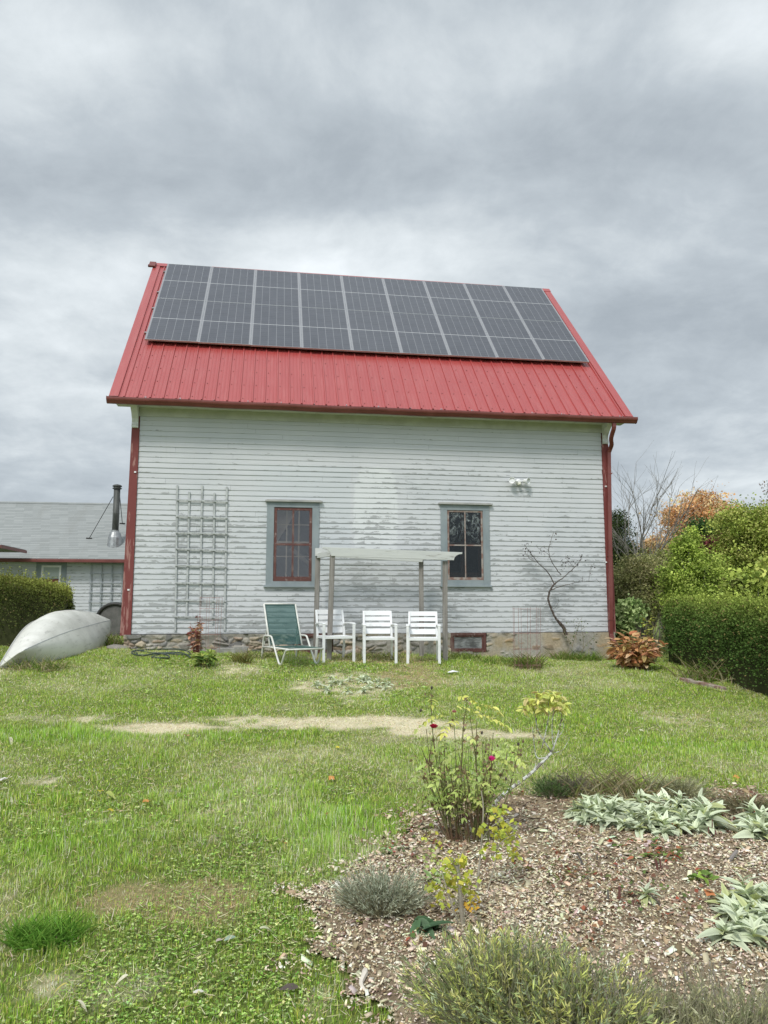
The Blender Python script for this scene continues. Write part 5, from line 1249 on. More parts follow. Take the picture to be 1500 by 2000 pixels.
# hedges: trimmed masses of small leaves over a twiggy core
def hedge(lab, path, width, ht, base_fn, nl, ls, cols, seed, round_=.3, spr=.04, cutend=True):
    r = np.random.default_rng(seed); P = np.array([(p[0], p[1]) for p in path]); seg = np.linalg.norm(np.diff(P, axis=0), axis=1); L = seg.sum(); cum = np.concatenate([[0], np.cumsum(seg)])
    def pt(s):
        i = np.clip(np.searchsorted(cum, s) - 1, 0, len(seg) - 1); t = (s - cum[i]) / seg[i]; a = P[i]; b = P[i + 1]; p = a + (b - a) * t[:, None]; d = (b - a) / seg[i][:, None]; return p, d
    base = (P[0, 0], P[0, 1], Hf(P[0, 0], P[0, 1])); root = thing('hedge', lab, 'hedge', base)
    def surf(s, a, k=1.):   # a in 0..1 round the section: side, top, side
        ww, hh = width / 2, ht; th = a * math.pi; e_ = .38
        cx = -np.sign(np.cos(th)) * np.abs(np.cos(th)) ** e_; cz = np.abs(np.sin(th)) ** e_
        endt = np.clip(np.minimum(s, L - s) / (ww * 1.6), 0.02, 1); er = np.sqrt(1 - (1 - endt) ** 2)
        p, d = pt(s); nrm = np.stack([-d[:, 1], d[:, 0]], -1)
        n_ = fbm(s * 1 + seed, a * 4, 1.3, 1, 4) - .5
        q_ = (ww * er * cx * k + n_ * .34 * cx); xy = p + nrm * q_[:, None]; z = H(xy[:, 0], xy[:, 1]) + hh * cz * (.75 + .25 * er) * (1 if k == 1 else k * .97) + n_ * .22 * cz
        nr = np.stack([nrm[:, 0] * cx, nrm[:, 1] * cx, np.sin(th) ** 2 * 1.2 + .15], -1)
        return np.stack([xy[:, 0], xy[:, 1], z], -1), nr
    ns, na = int(L / .12), 22; S, A_ = np.meshgrid(np.linspace(0, L, ns), np.linspace(0, 1, na)); v, _ = surf(S.ravel(), A_.ravel(), .90)
    q_ = (np.arange(na - 1)[:, None] * ns + np.arange(ns - 1)[None]).ravel(); c0 = np.tile([.045, .05, .02], (len(v), 1))
    obj('twiggy_core', npmesh('core', v - np.array(base), [np.stack([q_, q_ + 1, q_ + 1 + ns, q_ + ns], -1)], c0), M_DRY, root, smooth=True)
    s = r.uniform(0, L, nl); a = r.random(nl); p, nr = surf(s, a); nr /= np.linalg.norm(nr, axis=1)[:, None]
    p = p + nr * r.normal(-.01, spr, nl)[:, None] - np.array(base)
    top = np.clip(nr[:, 2], 0, 1)[:, None] ** 2  # yellow-green tops; the top light and darker sides are put into the colour
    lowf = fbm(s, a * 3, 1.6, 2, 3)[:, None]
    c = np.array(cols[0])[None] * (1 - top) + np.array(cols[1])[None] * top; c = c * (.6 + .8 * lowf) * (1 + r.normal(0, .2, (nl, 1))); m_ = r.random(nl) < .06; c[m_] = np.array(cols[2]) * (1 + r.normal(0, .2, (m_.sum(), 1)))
    d = nr + r.normal(0, .75, (nl, 3)) + np.array([0, 0, .35]); Lf = Leaves(); sz = ls * r.uniform(.6, 1.4, nl)
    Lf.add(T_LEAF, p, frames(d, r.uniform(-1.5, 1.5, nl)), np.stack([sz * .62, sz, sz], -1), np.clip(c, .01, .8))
    # loose shoots standing off the clipped face
    ks = int(L * 60); s2 = r.uniform(0, L, ks); a2 = r.uniform(.25, .75, ks); p2, n2 = surf(s2, a2); n2 /= np.linalg.norm(n2, axis=1)[:, None]; n2[:, 2] += .8
    for j in range(6): Lf.add(T_LEAF, p2 - np.array(base) + n2 * (.012 + .017 * j) * r.uniform(.7, 1.6, ks)[:, None], frames(n2 + r.normal(0, .9, (ks, 3))), np.full(ks, ls * .9), np.clip(np.tile(cols[1], (ks, 1)) * (1 + r.normal(0, .2, (ks, 1))), .01, .8))
    Lf.build('foliage', M_FOL, root); return root
g0 = gnd(1318, 1300); g1 = gnd(1500, 1366)
dxy = (g1.xy - g0.xy).normalized(); nn = Vector((-dxy.y, dxy.x)); nn = nn if nn.x > 0 else -nn; WH = 1.5
c0 = g0.xy + nn * WH / 2 - dxy * 1.4; c1 = g1.xy + nn * WH / 2 + dxy * 3.2
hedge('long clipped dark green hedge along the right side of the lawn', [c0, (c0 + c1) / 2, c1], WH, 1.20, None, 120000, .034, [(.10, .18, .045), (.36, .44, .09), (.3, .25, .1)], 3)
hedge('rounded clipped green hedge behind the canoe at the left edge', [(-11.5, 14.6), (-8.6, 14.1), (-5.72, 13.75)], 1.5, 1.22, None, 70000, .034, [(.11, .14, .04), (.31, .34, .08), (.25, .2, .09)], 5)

# ------------------------------------------------------------------ plants of the yard and the bed
LL1, TC1 = long_leaf(8, .7, .45, .165, .8)           # lamb's ear leaf: length 1, about a third as wide
LN, TCN = long_leaf(3, .15, .1, .055, .7)        # narrow needle-like leaf
LB, TCB = long_leaf(4, .25, .22, .24)            # plain broad leaf
def plant(name, lab, cat, p, group=None): return thing(name, lab, cat, tuple(p), 0, group)
def lambs(lab, spots, size, seed, name='lambs_ear'):
    r = np.random.default_rng(seed); c = Vector(np.mean([list(s) for s in spots], 0)); c.z = float(Hb(c.x, c.y)); root = plant(name, lab, 'plant', c); Lf = Leaves(); stalks = MB()
    for s in spots:
        n = r.integers(15, 22); yw = np.arange(n) * 2.4 + r.uniform(0, 6) + r.normal(0, .3, n); k = np.arange(n) / n; pit = R(62) * k ** 1.2 + R(12) + r.normal(0, .28, n)
        stem = size * r.uniform(.05, .75); z0 = float(Hb(s[0], s[1])) + .01; sc = size * (1.0 - .45 * k) * r.uniform(.6, 1.25, n)
        base = np.stack([np.full(n, s[0]), np.full(n, s[1]), z0 + stem * k], -1) - np.array(c)
        col = np.array([.57, .63, .45]) * (1 + r.normal(0, .13, (n, 1))) * (.85 + .25 * k[:, None]); m = r.random(n) < .12; col[m] = np.array([.46, .50, .24])
        Lf.add(LL1, base, rotmats(yw, pit, r.normal(0, .45, n)), np.stack([sc * r.uniform(.9, 1.25, n), sc, sc], -1), np.clip(col, 0, .9), TC1)
        stalks.tube([(s[0] - c.x, s[1] - c.y, z0 - c.z - .02), (s[0] - c.x, s[1] - c.y, z0 - c.z + stem)], .006, 5)
    Lf.build('leaves', mat('felted_leaf', foliage_fn(.12, .8, .15)), root); return root
def jitter(px, py, n, rx, ry, seed):
    r = random.Random(seed); o = []
    for _ in range(n):
        a = r.uniform(0, 6.28); q_ = math.sqrt(r.random()); o.append(gnd(px + rx * q_ * math.cos(a), py + ry * q_ * math.sin(a)))
    return o
lambs('large silvery clump of felted leaves along the back of the bed', jitter(1280, 1610, 46, 130, 32, 1) + jitter(1175, 1603, 18, 52, 22, 2), .12, 1)
lambs('tall silvery leaf rosette standing above the right end of the large silvery clump', [gnd(1383, 1625), gnd(1388, 1612), gnd(1375, 1618)], .18, 12)
lambs('silvery felted clump cut by the right edge behind the thick grey stick', jitter(1490, 1630, 12, 36, 22, 3), .13, 2)
lambs('big silvery felted clump at the lower right with a yellow leaf caught in it', jitter(1460, 1810, 15, 60, 46, 4) + [gnd(1418, 1845)], .13, 3)
lambs('single small silvery rosette alone on the wood chips', [gnd(1263, 1768)], .10, 4)
lambs('thin patch of low silvery leaves in the dry lawn before the arbor', jitter(690, 1343, 26, 85, 16, 6), .085, 5)
for o in (bpy.data.objects.get('lambs_ear.005'),):
    pass

def lavender(name, lab, px, py, rx, h, n, cols, seed, leaf=.030, spikes=0, Y=None, flat=.7, cat='plant'):
    """bush of fine upright shoots"""
    r = np.random.default_rng(seed); p = gnd(px, py); root = plant(name, lab, cat, p); Lf = Leaves(); st = MB()
    for i in range(n):
        a = r.uniform(0, 6.283); q_ = math.sqrt(r.random()); bx_, by_ = rx * q_ * .55 * math.cos(a), rx * q_ * .55 * math.sin(a) * flat
        out = q_ ** 1.4 * .9; L_ = h * r.uniform(.65, 1.12) * (1 - .30 * q_ ** 2); tip = np.array([bx_ + out * rx * .5 * math.cos(a), by_ + out * rx * .5 * math.sin(a) * flat, L_ * math.cos(out * .55)]) + r.normal(0, .022, 3)
        b_ = np.array([bx_ * .6, by_ * .6, 0.])
        st.tube([tuple(b_), tuple((b_ + tip) / 2 + np.array([0, 0, h * .06])), tuple(tip)], [.0022, .0018, .0010], 4, cap=False)
        m_ = int(13 * max(1, L_ / .25)); t = r.uniform(.38, 1.0, m_) ** .8; pos = b_ + (tip - b_) * t[:, None] + np.array([0, 0, h * .06]) * (4 * t * (1 - t))[:, None] * .5
        d = (tip - b_)[None] / L_ * 1.2 + r.normal(0, .55, (m_, 3)); c = pal(cols, 1, .0)[0] * r.uniform(.75, 1.25) * (1 + r.normal(0, .1, (m_, 1))) * np.array([1, 1, 1])
        Lf.add(LN, pos, frames(d, r.uniform(-1.5, 1.5, m_)), np.stack([np.full(m_, leaf * 1.5), leaf * r.uniform(.6, 1.3, m_), np.full(m_, leaf)], -1), np.clip(c, .01, .9), TCN)
    for i in range(spikes):
        a = r.uniform(0, 6.283); q_ = math.sqrt(r.random()); b_ = Vector((rx * q_ * .6 * math.cos(a), rx * q_ * .6 * math.sin(a) * flat, h * .5)); tp = b_ + Vector((r.normal(0, .04), r.normal(0, .04), h * r.uniform(.55, .95)))
        st.tube([b_, (b_ + tp) / 2 + Vector((r.normal(0, .006), 0, 0)), tp], [.0013, .0011, .0009], 4, cap=False)
        m_ = 6; pos = np.array(tp) + np.stack([np.zeros(m_), np.zeros(m_), -.006 * np.arange(m_)], -1); Lf.add(T_DIA, pos, rotmats(r.uniform(0, 6, m_), r.uniform(.6, 1.3, m_), r.normal(0, .3, m_)), np.full(m_, .008), np.tile([.30, .26, .22], (m_, 1)))
    Lf.build('foliage', M_FOL, root); s_ = st.build('stems', mat('pale_stem', lambda n: prin(n, (.25, .24, .15), .9)), root); return root
LAVG = [(.52, .58, .18), (.32, .40, .16), (.66, .68, .22), (.38, .45, .28), (.74, .72, .28), (.18, .22, .1)]
LAVS = [(.42, .46, .34), (.52, .54, .42), (.30, .34, .25)]
LAVB = [(.32, .33, .17), (.43, .42, .22), (.24, .27, .14), (.50, .50, .32)]
lavender('lavender_bush', 'silver-grey lavender bush on the wood chips beside the bed edge', 742, 1788, .27, .20, 420, LAVS, 1, .022)
lavender('lavender_bush', 'large yellow-green lavender bush in the foreground below the yellow-leaved stems', 985, 2035, .42, .36, 640, LAVG, 2, .028, 14)
lavender('lavender_bush', 'dense foreground lavender bush under the bent grey stick', 1110, 2075, .38, .33, 560, LAVG, 3, .028, 30)
lavender('lavender_bush', 'thin straggly lavender bush with many dry spikes in the lower middle of the bed', 1250, 2085, .44, .24, 340, LAVB, 4, .026, 90)
lavender('lavender_bush', 'dull brown-green lavender bush at the lower right corner', 1450, 2090, .48, .23, 380, LAVB, 5, .026, 80)
lavender('lavender_bush', 'small dark green bushy herb at the back edge of the bed', 1078, 1560, .17, .13, 170, [(.10, .17, .06), (.14, .22, .07)], 6, .026)
lavender('lavender_bush', 'greyish dead-looking low bush at the back edge of the bed', 1112, 1555, .20, .14, 150, [(.26, .22, .17), (.2, .17, .13)], 7, .022)
lavender('lavender_bush', 'grey-brown low herb behind the middle of the silvery clump', 1330, 1562, .30, .15, 230, LAVB, 8, .026)
lavender('lavender_bush', 'mound of brownish low herb at the right end of the back edge', 1462, 1590, .32, .10, 240, [(.18, .15, .08), (.24, .2, .11), (.15, .17, .07)], 9, .024)
# tufts of dry and green long grass
def tuft(lab, px, py, rx, h, n, cols, seed, lean=.45, wd=.004, name='grass_tuft'):
    r = np.random.default_rng(seed); p = gnd(px, py); root = thing(name, lab, 'grass tuft', tuple(p)); Lf = Leaves(); a = r.uniform(0, 6.283, n); q_ = np.sqrt(r.random(n)); hh = h * r.uniform(.5, 1.15, n)
    pos = np.stack([rx * q_ * np.cos(a), rx * q_ * np.sin(a) * .7, np.full(n, -.01)], -1)
    Lf.add((long_leaf(4, .55, .1, .5, .4)[0]), pos, rotmats(r.uniform(0, 6.283, n), R(90) - np.abs(r.normal(0, lean, n)), r.normal(0, .3, n)), np.stack([np.full(n, wd) * 1.6, hh, hh], -1), pal(cols, n, .12)); Lf.build('blades', M_GRASS, root); return root
DRYC = [(.50, .43, .26), (.40, .36, .20), (.30, .33, .12), (.60, .53, .36)]; GRC = [(.17, .28, .05), (.23, .33, .07), (.35, .36, .13)]
tuft('arching dry straw-coloured grass at the back edge of the bed', 1195, 1560, .34, .26, 420, DRYC, 1, .9)
tuft('greenish weedy grass inside the empty wire cage', 1030, 1305, .24, .30, 200, GRC + [(.35, .3, .15)], 2, .5, .006)
tuft('long green grass at the foot of the bare wall shrub', 1128, 1290, .5, .22, 420, GRC, 3, .5, .006)
tuft('brownish grass clump right of the leafy yellow-green plant', 473, 1296, .13, .24, 110, [(.25, .27, .08), (.33, .28, .11)], 4, .45, .006)
tuft('green weedy clump against the foundation left of the dried peony', 302, 1268, .22, .26, 170, [(.2, .25, .08), (.3, .3, .12)], 5, .5, .006)
tuft('long pale grass stems at the foot of the right hedge', 1392, 1330, .55, .42, 170, DRYC + GRC, 6, .6, .006)
tuft('dry grass under the bow of the canoe', 75, 1308, .42, .24, 260, DRYC + GRC, 7, .8, .007)
tuft('thick bright green grass clump near the lower left corner of the lawn', 88, 1838, .17, .13, 520, [(.16, .33, .05), (.22, .4, .07)], 8, .6, .004)
tuft('short dry weeds along the foundation behind the lounge chair', 500, 1285, .40, .16, 220, DRYC + GRC, 9, .5, .006)
tuft('rough weeds at the foundation between the chairs', 730, 1286, .55, .16, 260, DRYC + GRC, 10, .5, .006)
tuft('weedy grass round the right front arbor post', 895, 1287, .42, .17, 240, GRC, 11, .5, .006)
tuft('weedy grass along the foundation right of the basement window', 975, 1295, .5, .16, 300, GRC, 15, .5, .006)
tuft('tall weeds at the far end of the canoe', 205, 1262, .35, .30, 260, GRC + DRYC, 13, .5, .007)
tuft('light green weeds on the barn corner side of the low house', 215, 1228, .5, .22, 300, [(.2, .25, .07), (.3, .3, .1)], 14, .5, .008)

# bare dark shrub against the wall, and its thin neighbour
def px_shrub(name, lab, cat, base, v, lines, mt, twigs=0, seed=1, tl=.12, tr_=.003, heads=None):
    B0 = wl(base[0], base[1], v); wb = MBARN @ B0; wb.z = Hf(wb.x, wb.y) if v > .1 else wb.z; root = thing(name, lab, cat, tuple(wb)); rd = random.Random(seed); m = MB(); tips = []
    for pts, r0, r1 in lines:
        q_ = bez([(MBARN @ wl(x, y, v + dv)) - wb for (x, y, *dv_) in pts for dv in [dv_[0] if dv_ else 0]], 5); q_ = [p + Vector((rd.uniform(-1, 1), rd.uniform(-1, 1), rd.uniform(-1, 1))) * .006 for p in q_]
        m.tube(q_, list(np.linspace(r0, r1, len(q_))), 6); tips.append(q_)
    m.build('branches', mt, root)
    if twigs:
        m = MB()
        for _ in range(twigs):
            q_ = rd.choice(tips); i = int(len(q_) * rd.uniform(.45, .999)); p = q_[i]; d = Vector((rd.gauss(0, 1), rd.gauss(0, .4), rd.gauss(.5, .8))).normalized(); e_ = p + d * tl * rd.uniform(.3, 1.1); m.tube(wob(p, e_, 3, .1, rd), [tr_, tr_ * .8, tr_ * .6, tr_ * .5], 4, cap=False)
            for _k in range(2):
                g_ = e_ + Vector((rd.gauss(0, 1), rd.gauss(0, 1), rd.gauss(0, 1))).normalized() * tl * .35; m.tube([p.lerp(e_, .6), g_], [tr_ * .6, tr_ * .4], 4, cap=False)
        m.build('twigs', mt, root)['kind'] = 'stuff'
    return root, tips
sh, tips = px_shrub('wall_shrub', 'leafless dark crooked shrub trained against the right of the clapboard wall', 'shrub', (1106, 1240), .22,
  [([(1106, 1240), (1100, 1225), (1090, 1214)], .035, .03), ([(1090, 1214), (1081, 1200), (1073, 1180), (1071, 1165), (1077, 1148), (1086, 1138)], .022, .016),
   ([(1083, 1141), (1070, 1118), (1052, 1100), (1036, 1080), (1024, 1063)], .011, .004), ([(1083, 1141), (1100, 1128), (1118, 1112), (1132, 1098), (1137, 1090)], .011, .003),
   ([(1096, 1123), (1083, 1106), (1073, 1085), (1073, 1066), (1081, 1040)], .009, .003), ([(1077, 1152), (1100, 1144), (1130, 1137), (1168, 1134)], .009, .002),
   ([(1073, 1180), (1082, 1188), (1090, 1178), (1090, 1168)], .005, .002), ([(1052, 1100), (1035, 1092), (1028, 1082)], .005, .002), ([(1150, 1136), (1152, 1115), (1156, 1104)], .003, .002), ([(1110, 1118), (1120, 1110), (1110, 1095), (1104, 1090)], .004, .002), ([(1075, 1085), (1060, 1076), (1052, 1072)], .004, .002)], M_TWIG, 46, 3)
Lf = Leaves(); rd = np.random.default_rng(4); P = []
for (x, y) in ((1024, 1063), (1028, 1075), (1104, 1090), (1110, 1100), (1135, 1094), (1156, 1106), (1081, 1050), (1055, 1074), (1100, 1104), (1120, 1100)):
    c = MBARN @ wl(x, y, .22) - sh.location; P += [np.array(c) + rd.normal(0, .05, 3) for _ in range(9)]
Lf.add(T_LEAF, np.array(P), rotmats(rd.uniform(0, 6, len(P)), rd.normal(0, 1, len(P)), rd.normal(0, 1, len(P))), rd.uniform(.02, .045, len(P)), pal([(.06, .045, .045), (.1, .07, .06)], len(P))); Lf.build('dry_seedheads', M_FOL, sh)
px_shrub('bramble', 'thin green-leaved bramble against the foundation right of the bare wall shrub', 'shrub', (1130, 1288), .25,
  [([(1112, 1288), (1118, 1262), (1124, 1240), (1132, 1215)], .005, .003), ([(1128, 1290), (1142, 1262), (1160, 1245), (1168, 1238)], .004, .002), ([(1118, 1262), (1105, 1240), (1100, 1228)], .004, .002), ([(1136, 1285), (1140, 1250), (1135, 1225)], .004, .002)], M_STEM, 22, 5, .10, .002)
bo = bpy.data.objects['bramble']; Lf = Leaves(); P = np.array([np.array(MBARN @ wl(x + rd.normal(0, 7), y + rd.normal(0, 7), .25) - bo.location) for x, y in ((1132, 1213), (1136, 1222), (1128, 1228), (1120, 1246), (1108, 1238), (1146, 1252), (1140, 1240), (1160, 1244)) for _ in range(8)])
Lf.add(T_LEAF, P, rotmats(rd.uniform(0, 6, len(P)), rd.normal(0, .7, len(P)), rd.normal(0, .7, len(P))), rd.uniform(.02, .05, len(P)), pal([(.09, .13, .05), (.16, .2, .08)], len(P))); Lf.build('leaves', M_FOL, bo)

# leafy herbaceous plants built from stems in world space
def herb(name, lab, px, py, h, rx, nst, nleaf, ls, cols, seed, tmpl=None, tc=None, stemm=M_STEM, droop=.4, top=.25, cat='plant', r0=.005, dz=0, on=None, fan=1.):
    r = np.random.default_rng(seed); rd = random.Random(seed); p = gnd(px, py) if on is None else on; root = plant(name, lab, cat, p); m = MB(); Lf = Leaves(); tmpl = tmpl or LB; tc = TCB if tc is None and tmpl is LB else tc
    for i in range(nst):
        a = r.uniform(0, 6.283); q_ = math.sqrt(r.random()) * fan; hh = h * r.uniform(.6, 1.08) * (1 - .25 * q_ ** 2); b_ = Vector((rx * .3 * q_ * math.cos(a), rx * .3 * q_ * math.sin(a), -.02)); t_ = Vector((rx * q_ * math.cos(a), rx * q_ * math.sin(a), hh))
        s_ = bez([b_, b_.lerp(t_, .5) + Vector((0, 0, hh * .08)) + Vector((r.normal(0, .015), r.normal(0, .015), 0)), t_], 6); m.tube(s_, list(np.linspace(r0, r0 * .4, len(s_))), 5, cap=False)
        tt = r.uniform(top, 1, nleaf); idx = (tt * (len(s_) - 1)).astype(int); pos = np.array([list(s_[k]) for k in idx]); an = r.uniform(0, 6.283, nleaf); d = np.stack([np.cos(an), np.sin(an), r.normal(.35, .4, nleaf) - droop * .5], -1)
        sz = ls * r.uniform(.55, 1.25, nleaf); Lf.add(tmpl, pos, frames(d, r.normal(0, .5, nleaf)), np.stack([sz, sz, sz], -1), np.clip(pal(cols, nleaf, .14), .01, .9), tc)
    m.build('stems', stemm, root); Lf.build('leaves', M_FOL, root); return root
M_REDST = simple('reddish_stem', (.22, .07, .06), (.30, .14, .10), 12, .7)
herb('dried_peony', 'reddish brown dried peony in its wire cage below the tall trellis', 383, 1279, .68, .17, 17, 12, .085, [(.38, .18, .12), (.48, .27, .17), (.30, .10, .09), (.42, .30, .17)], 1, stemm=M_REDST, on=Vector((P3(384, 1280, 13.3).x, 13.3, Hf(-3.3, 13.3))), top=.1, fan=.8)
herb('leafy_plant', 'low leafy yellow-green plant in the grass in front of the dried peony', 402, 1303, .27, .30, 16, 8, .12, [(.30, .38, .08), (.2, .3, .07), (.42, .46, .14), (.14, .22, .06)], 2, top=.3)
herb('autumn_peony', 'orange-brown autumn peony clump between the barn corner and the right hedge', 1245, 1298, .62, .46, 46, 15, .15, [(.50, .27, .12), (.60, .36, .18), (.38, .17, .08), (.66, .45, .27), (.34, .25, .09)], 3, stemm=M_REDST, droop=.7, on=Vector((P3(1244, 1300, 12.9).x, 12.9, Hf(4.3, 12.9))), top=.25)
herb('rhubarb', 'small bright green leafy plant on the chips left of the yellow-leaved stems', 842, 1722, .06, .09, 7, 3, .055, [(.34, .48, .16), (.42, .55, .24)], 4, top=.6)
herb('hollyhock', 'flat dark green broad-leaved plant at the foot of the yellow-leaved stems', 835, 1812, .05, .10, 6, 3, .12, [(.10, .18, .10), (.13, .22, .12)], 5, top=.6, droop=.8)
herb('weedling', 'small green weeds at the bed edge beside the long grass', 770, 1668, .05, .10, 10, 4, .035, [(.18, .30, .12), (.28, .38, .2)], 6, top=.4)
herb('seedling', 'little bright green seedling near the dark soil patch in the bed', 1372, 1722, .07, .08, 6, 3, .06, [(.28, .42, .08), (.18, .3, .07)], 7, top=.5)
herb('strawberry', 'creeping red and green strawberry leaves in front of the large silvery clump', 1255, 1660, .05, .34, 26, 3, .045, [(.20, .30, .08), (.48, .10, .06), (.36, .13, .07), (.14, .22, .06)], 8, top=.6)
herb('strawberry', 'low reddish and green leaves to the left of the pair of dark stubs', 1070, 1700, .05, .30, 24, 3, .035, [(.16, .24, .08), (.32, .12, .07), (.26, .3, .1)], 9, top=.6)
herb('ivy_shoots', 'pale yellow-leaved vine climbing over the near end of the right hedge', 1272, 1225, .62, .16, 7, 13, .07, [(.52, .54, .12), (.42, .46, .10), (.24, .2, .09)], 10, on=Vector((P3(1268, 1230, 14.2).x, 14.2, Hf(5, 14.2) + .35)), top=.2)
herb('twiggy_shrub', 'dark tangle of arching twigs at the near end of the right hedge', 1268, 1260, .95, .34, 34, 9, .035, [(.08, .12, .04), (.13, .16, .05)], 11, on=Vector((P3(1268, 1250, 14.5).x, 14.5, Hf(5, 14.5))), top=.3, cat='shrub', stemm=M_TWIG)

# rose bush with canes set out along their lines in the photo
def canes(name, lab, cat, Y, base, lines, mt, r0=.006, seed=1, spread=.12, r1=.002):
    b = P3(base[0], base[1], Y); b.z = float(Hb(b.x, b.y)); root = thing(name, lab, cat, tuple(b)); rd = random.Random(seed); out = []; m = MB()
    for L_ in lines:
        pts = L_[0] if isinstance(L_[0], list) else L_; ra, rb = (L_[1], L_[2]) if isinstance(L_[0], list) else (r0, r1); yo = rd.uniform(-spread, spread); n = len(pts)
        q_ = bez([P3(x, y, Y + yo * (i / max(1, n - 1)) ** .7) - b for i, (x, y) in enumerate(pts)], 6); m.tube(q_, list(np.linspace(ra, rb, len(q_))), 6, cap=False); out.append(q_)
    m.build('canes', mt, root); return root, out, b
def pinnate(Lf, p, d, L_, n, cols, r, ls=.035, droop=.9):
    p = np.array(p, float); d = np.array(d, float); d /= np.linalg.norm(d); pts = [p.copy()]; dd = d.copy()
    for i in range(n): dd[2] -= droop / n; dd /= np.linalg.norm(dd); pts.append(pts[-1] + dd * L_ / n)
    P_ = []; D_ = []; c = pal(cols, 1, .1)[0]
    for i in range(1, n + 1):
        t = pts[i] - pts[i - 1]; t /= np.linalg.norm(t); s_ = np.cross(t, [0, 0, 1.]); s_ /= np.linalg.norm(s_) + 1e-6
        for k in (-1, 1): P_.append(pts[i]); D_.append(s_ * k + t * .5 + np.array([0, 0, r.normal(.0, .2)]))
    P_.append(pts[-1]); D_.append(dd); N_ = len(P_)
    Lf.add(LB, np.array(P_), frames(np.array(D_), r.normal(0, .3, N_)), ls * r.uniform(.8, 1.15, N_), np.clip(c * (1 + r.normal(0, .08, (N_, 1))), .01, .9), TCB)
YR = gnd(912, 1650).y; rr_ = random.Random(6)
L_ = []
for i in range(27):
    bx_ = rr_.uniform(872, 958); tx = 900 + (bx_ - 912) * rr_.uniform(.9, 2.3) + rr_.uniform(-25, 25); ty = rr_.uniform(1380, 1540) + abs(tx - 905) * .35
    L_.append([(bx_, 1645 + rr_.uniform(-8, 8)), (bx_ + (tx - bx_) * .3 + rr_.uniform(-5, 5), 1575), (bx_ + (tx - bx_) * .7 + rr_.uniform(-7, 7), 1645 + (ty - 1645) * .66), (tx, ty)])
L_ += [[(885, 1640), (868, 1560), (850, 1470), (843, 1400), (842, 1345)], [(880, 1640), (850, 1560), (838, 1500), (845, 1440)], [(890, 1640), (900, 1520), (905, 1420), (912, 1372)], [(925, 1640), (930, 1500), (918, 1400)], [(900, 1640), (870, 1540), (836, 1490), (822, 1460)], [(940, 1640), (985, 1570), (1005, 1500), (1014, 1455)], [(940, 1640), (960, 1560), (985, 1500), (990, 1470)], [(876, 1640), (860, 1610), (843, 1570), (826, 1560)]]
rose, cn_, RB = canes('rose_bush', 'tall thorny rose bush with pink blooms and yellowing leaves at the back of the bed', 'rose bush', YR, (912, 1650), L_, mat('cane', lambda n: prin(n, n.mix(n.ss(n.noise(n.obj(), 9, 3), .4, .6), (.14, .085, .05), (.17, .19, .07)), .6)), .0055, 2, .22)
r5 = np.random.default_rng(17); Lf = Leaves(); DK = Leaves(); YG = [(.56, .60, .15), (.64, .66, .19)]; MG = [(.42, .52, .16), (.50, .58, .19), (.33, .43, .14)]
for q_ in cn_:
    for _ in range(7):
        i = r5.integers(int(len(q_) * .3), len(q_)); p = q_[i]; hz = (p + RB); d = r5.normal(0, 1, 3); d[2] = abs(d[2]) * .6
        if r5.random() < .62: pinnate(Lf, p, d, r5.uniform(.06, .13), 3, MG if p.z < .72 or r5.random() < .35 else YG, r5, r5.uniform(.024, .044))
    for _ in range(4):
        i = r5.integers(int(len(q_) * .15), len(q_)); p = np.array(q_[i]); k = 4; DK.add(T_LEAF, p + r5.normal(0, .015, (k, 3)), rotmats(r5.uniform(0, 6, k), r5.normal(0, 1, k), r5.normal(0, 1, k)), r5.uniform(.012, .032, k), pal([(.20, .14, .09), (.30, .21, .13), (.38, .30, .17)], k))
for (x, y, dx_) in ((890, 1362, .8), (885, 1382, 1), (935, 1378, 1), (895, 1408, -1), (945, 1408, 1), (880, 1402, -.6), (925, 1400, .7), (935, 1450, 1), (915, 1462, -1), (950, 1480, 1), (925, 1500, -.7), (965, 1500, 1), (900, 1480, -1), (940, 1520, .5), (915, 1530, -1), (960, 1530, 1), (990, 1465, .5), (1005, 1480, -1)):
    p = P3(x, y, YR + r5.uniform(-.15, .1)) - RB; pinnate(Lf, p, (dx_, r5.normal(0, .5), .35), .17, 6, YG if y < 1420 else MG, r5, .042, 1.1)
Lf.build('leaves', M_FOL, rose); DK.build('withered_leaves', M_FOL, rose)
def bloom(px, py, size, c):
    F_ = Leaves(); p = P3(px, py, YR - .16) - RB; n = 42; a = np.arange(n) * 2.4; pit = np.linspace(1.45, .05, n) + r5.normal(0, .12, n)
    F_.add((long_leaf(3, -.5, .25, .45, .9)[0]), np.tile(np.array(p), (n, 1)), rotmats(a, pit, r5.normal(0, .2, n)), size * np.linspace(.55, 1., n), np.clip(np.array(c) * (1 + r5.normal(0, .16, (n, 1))), 0, .95)); return F_.build('bloom', M_FOL, rose)
bloom(960, 1486, .032, (.78, .06, .32)); bloom(847, 1422, .030, (.60, .03, .09)); bloom(887, 1392, .018, (.55, .22, .22)); bloom(852, 1420, .016, (.62, .35, .25))
for (x, y) in ((843, 1344), (822, 1388), (1012, 1454), (988, 1522), (941, 1432), (834, 1487), (826, 1500), (912, 1366)):
    p = P3(x, y, YR - .05) - RB; m = MB(); m.lathe([(.003, -.008), (.008, 0), (.006, .008), (.002, .014)], p, (.2, .1, 1), 8); m.build('rose_hip', M_TWIG, rose, smooth=True)
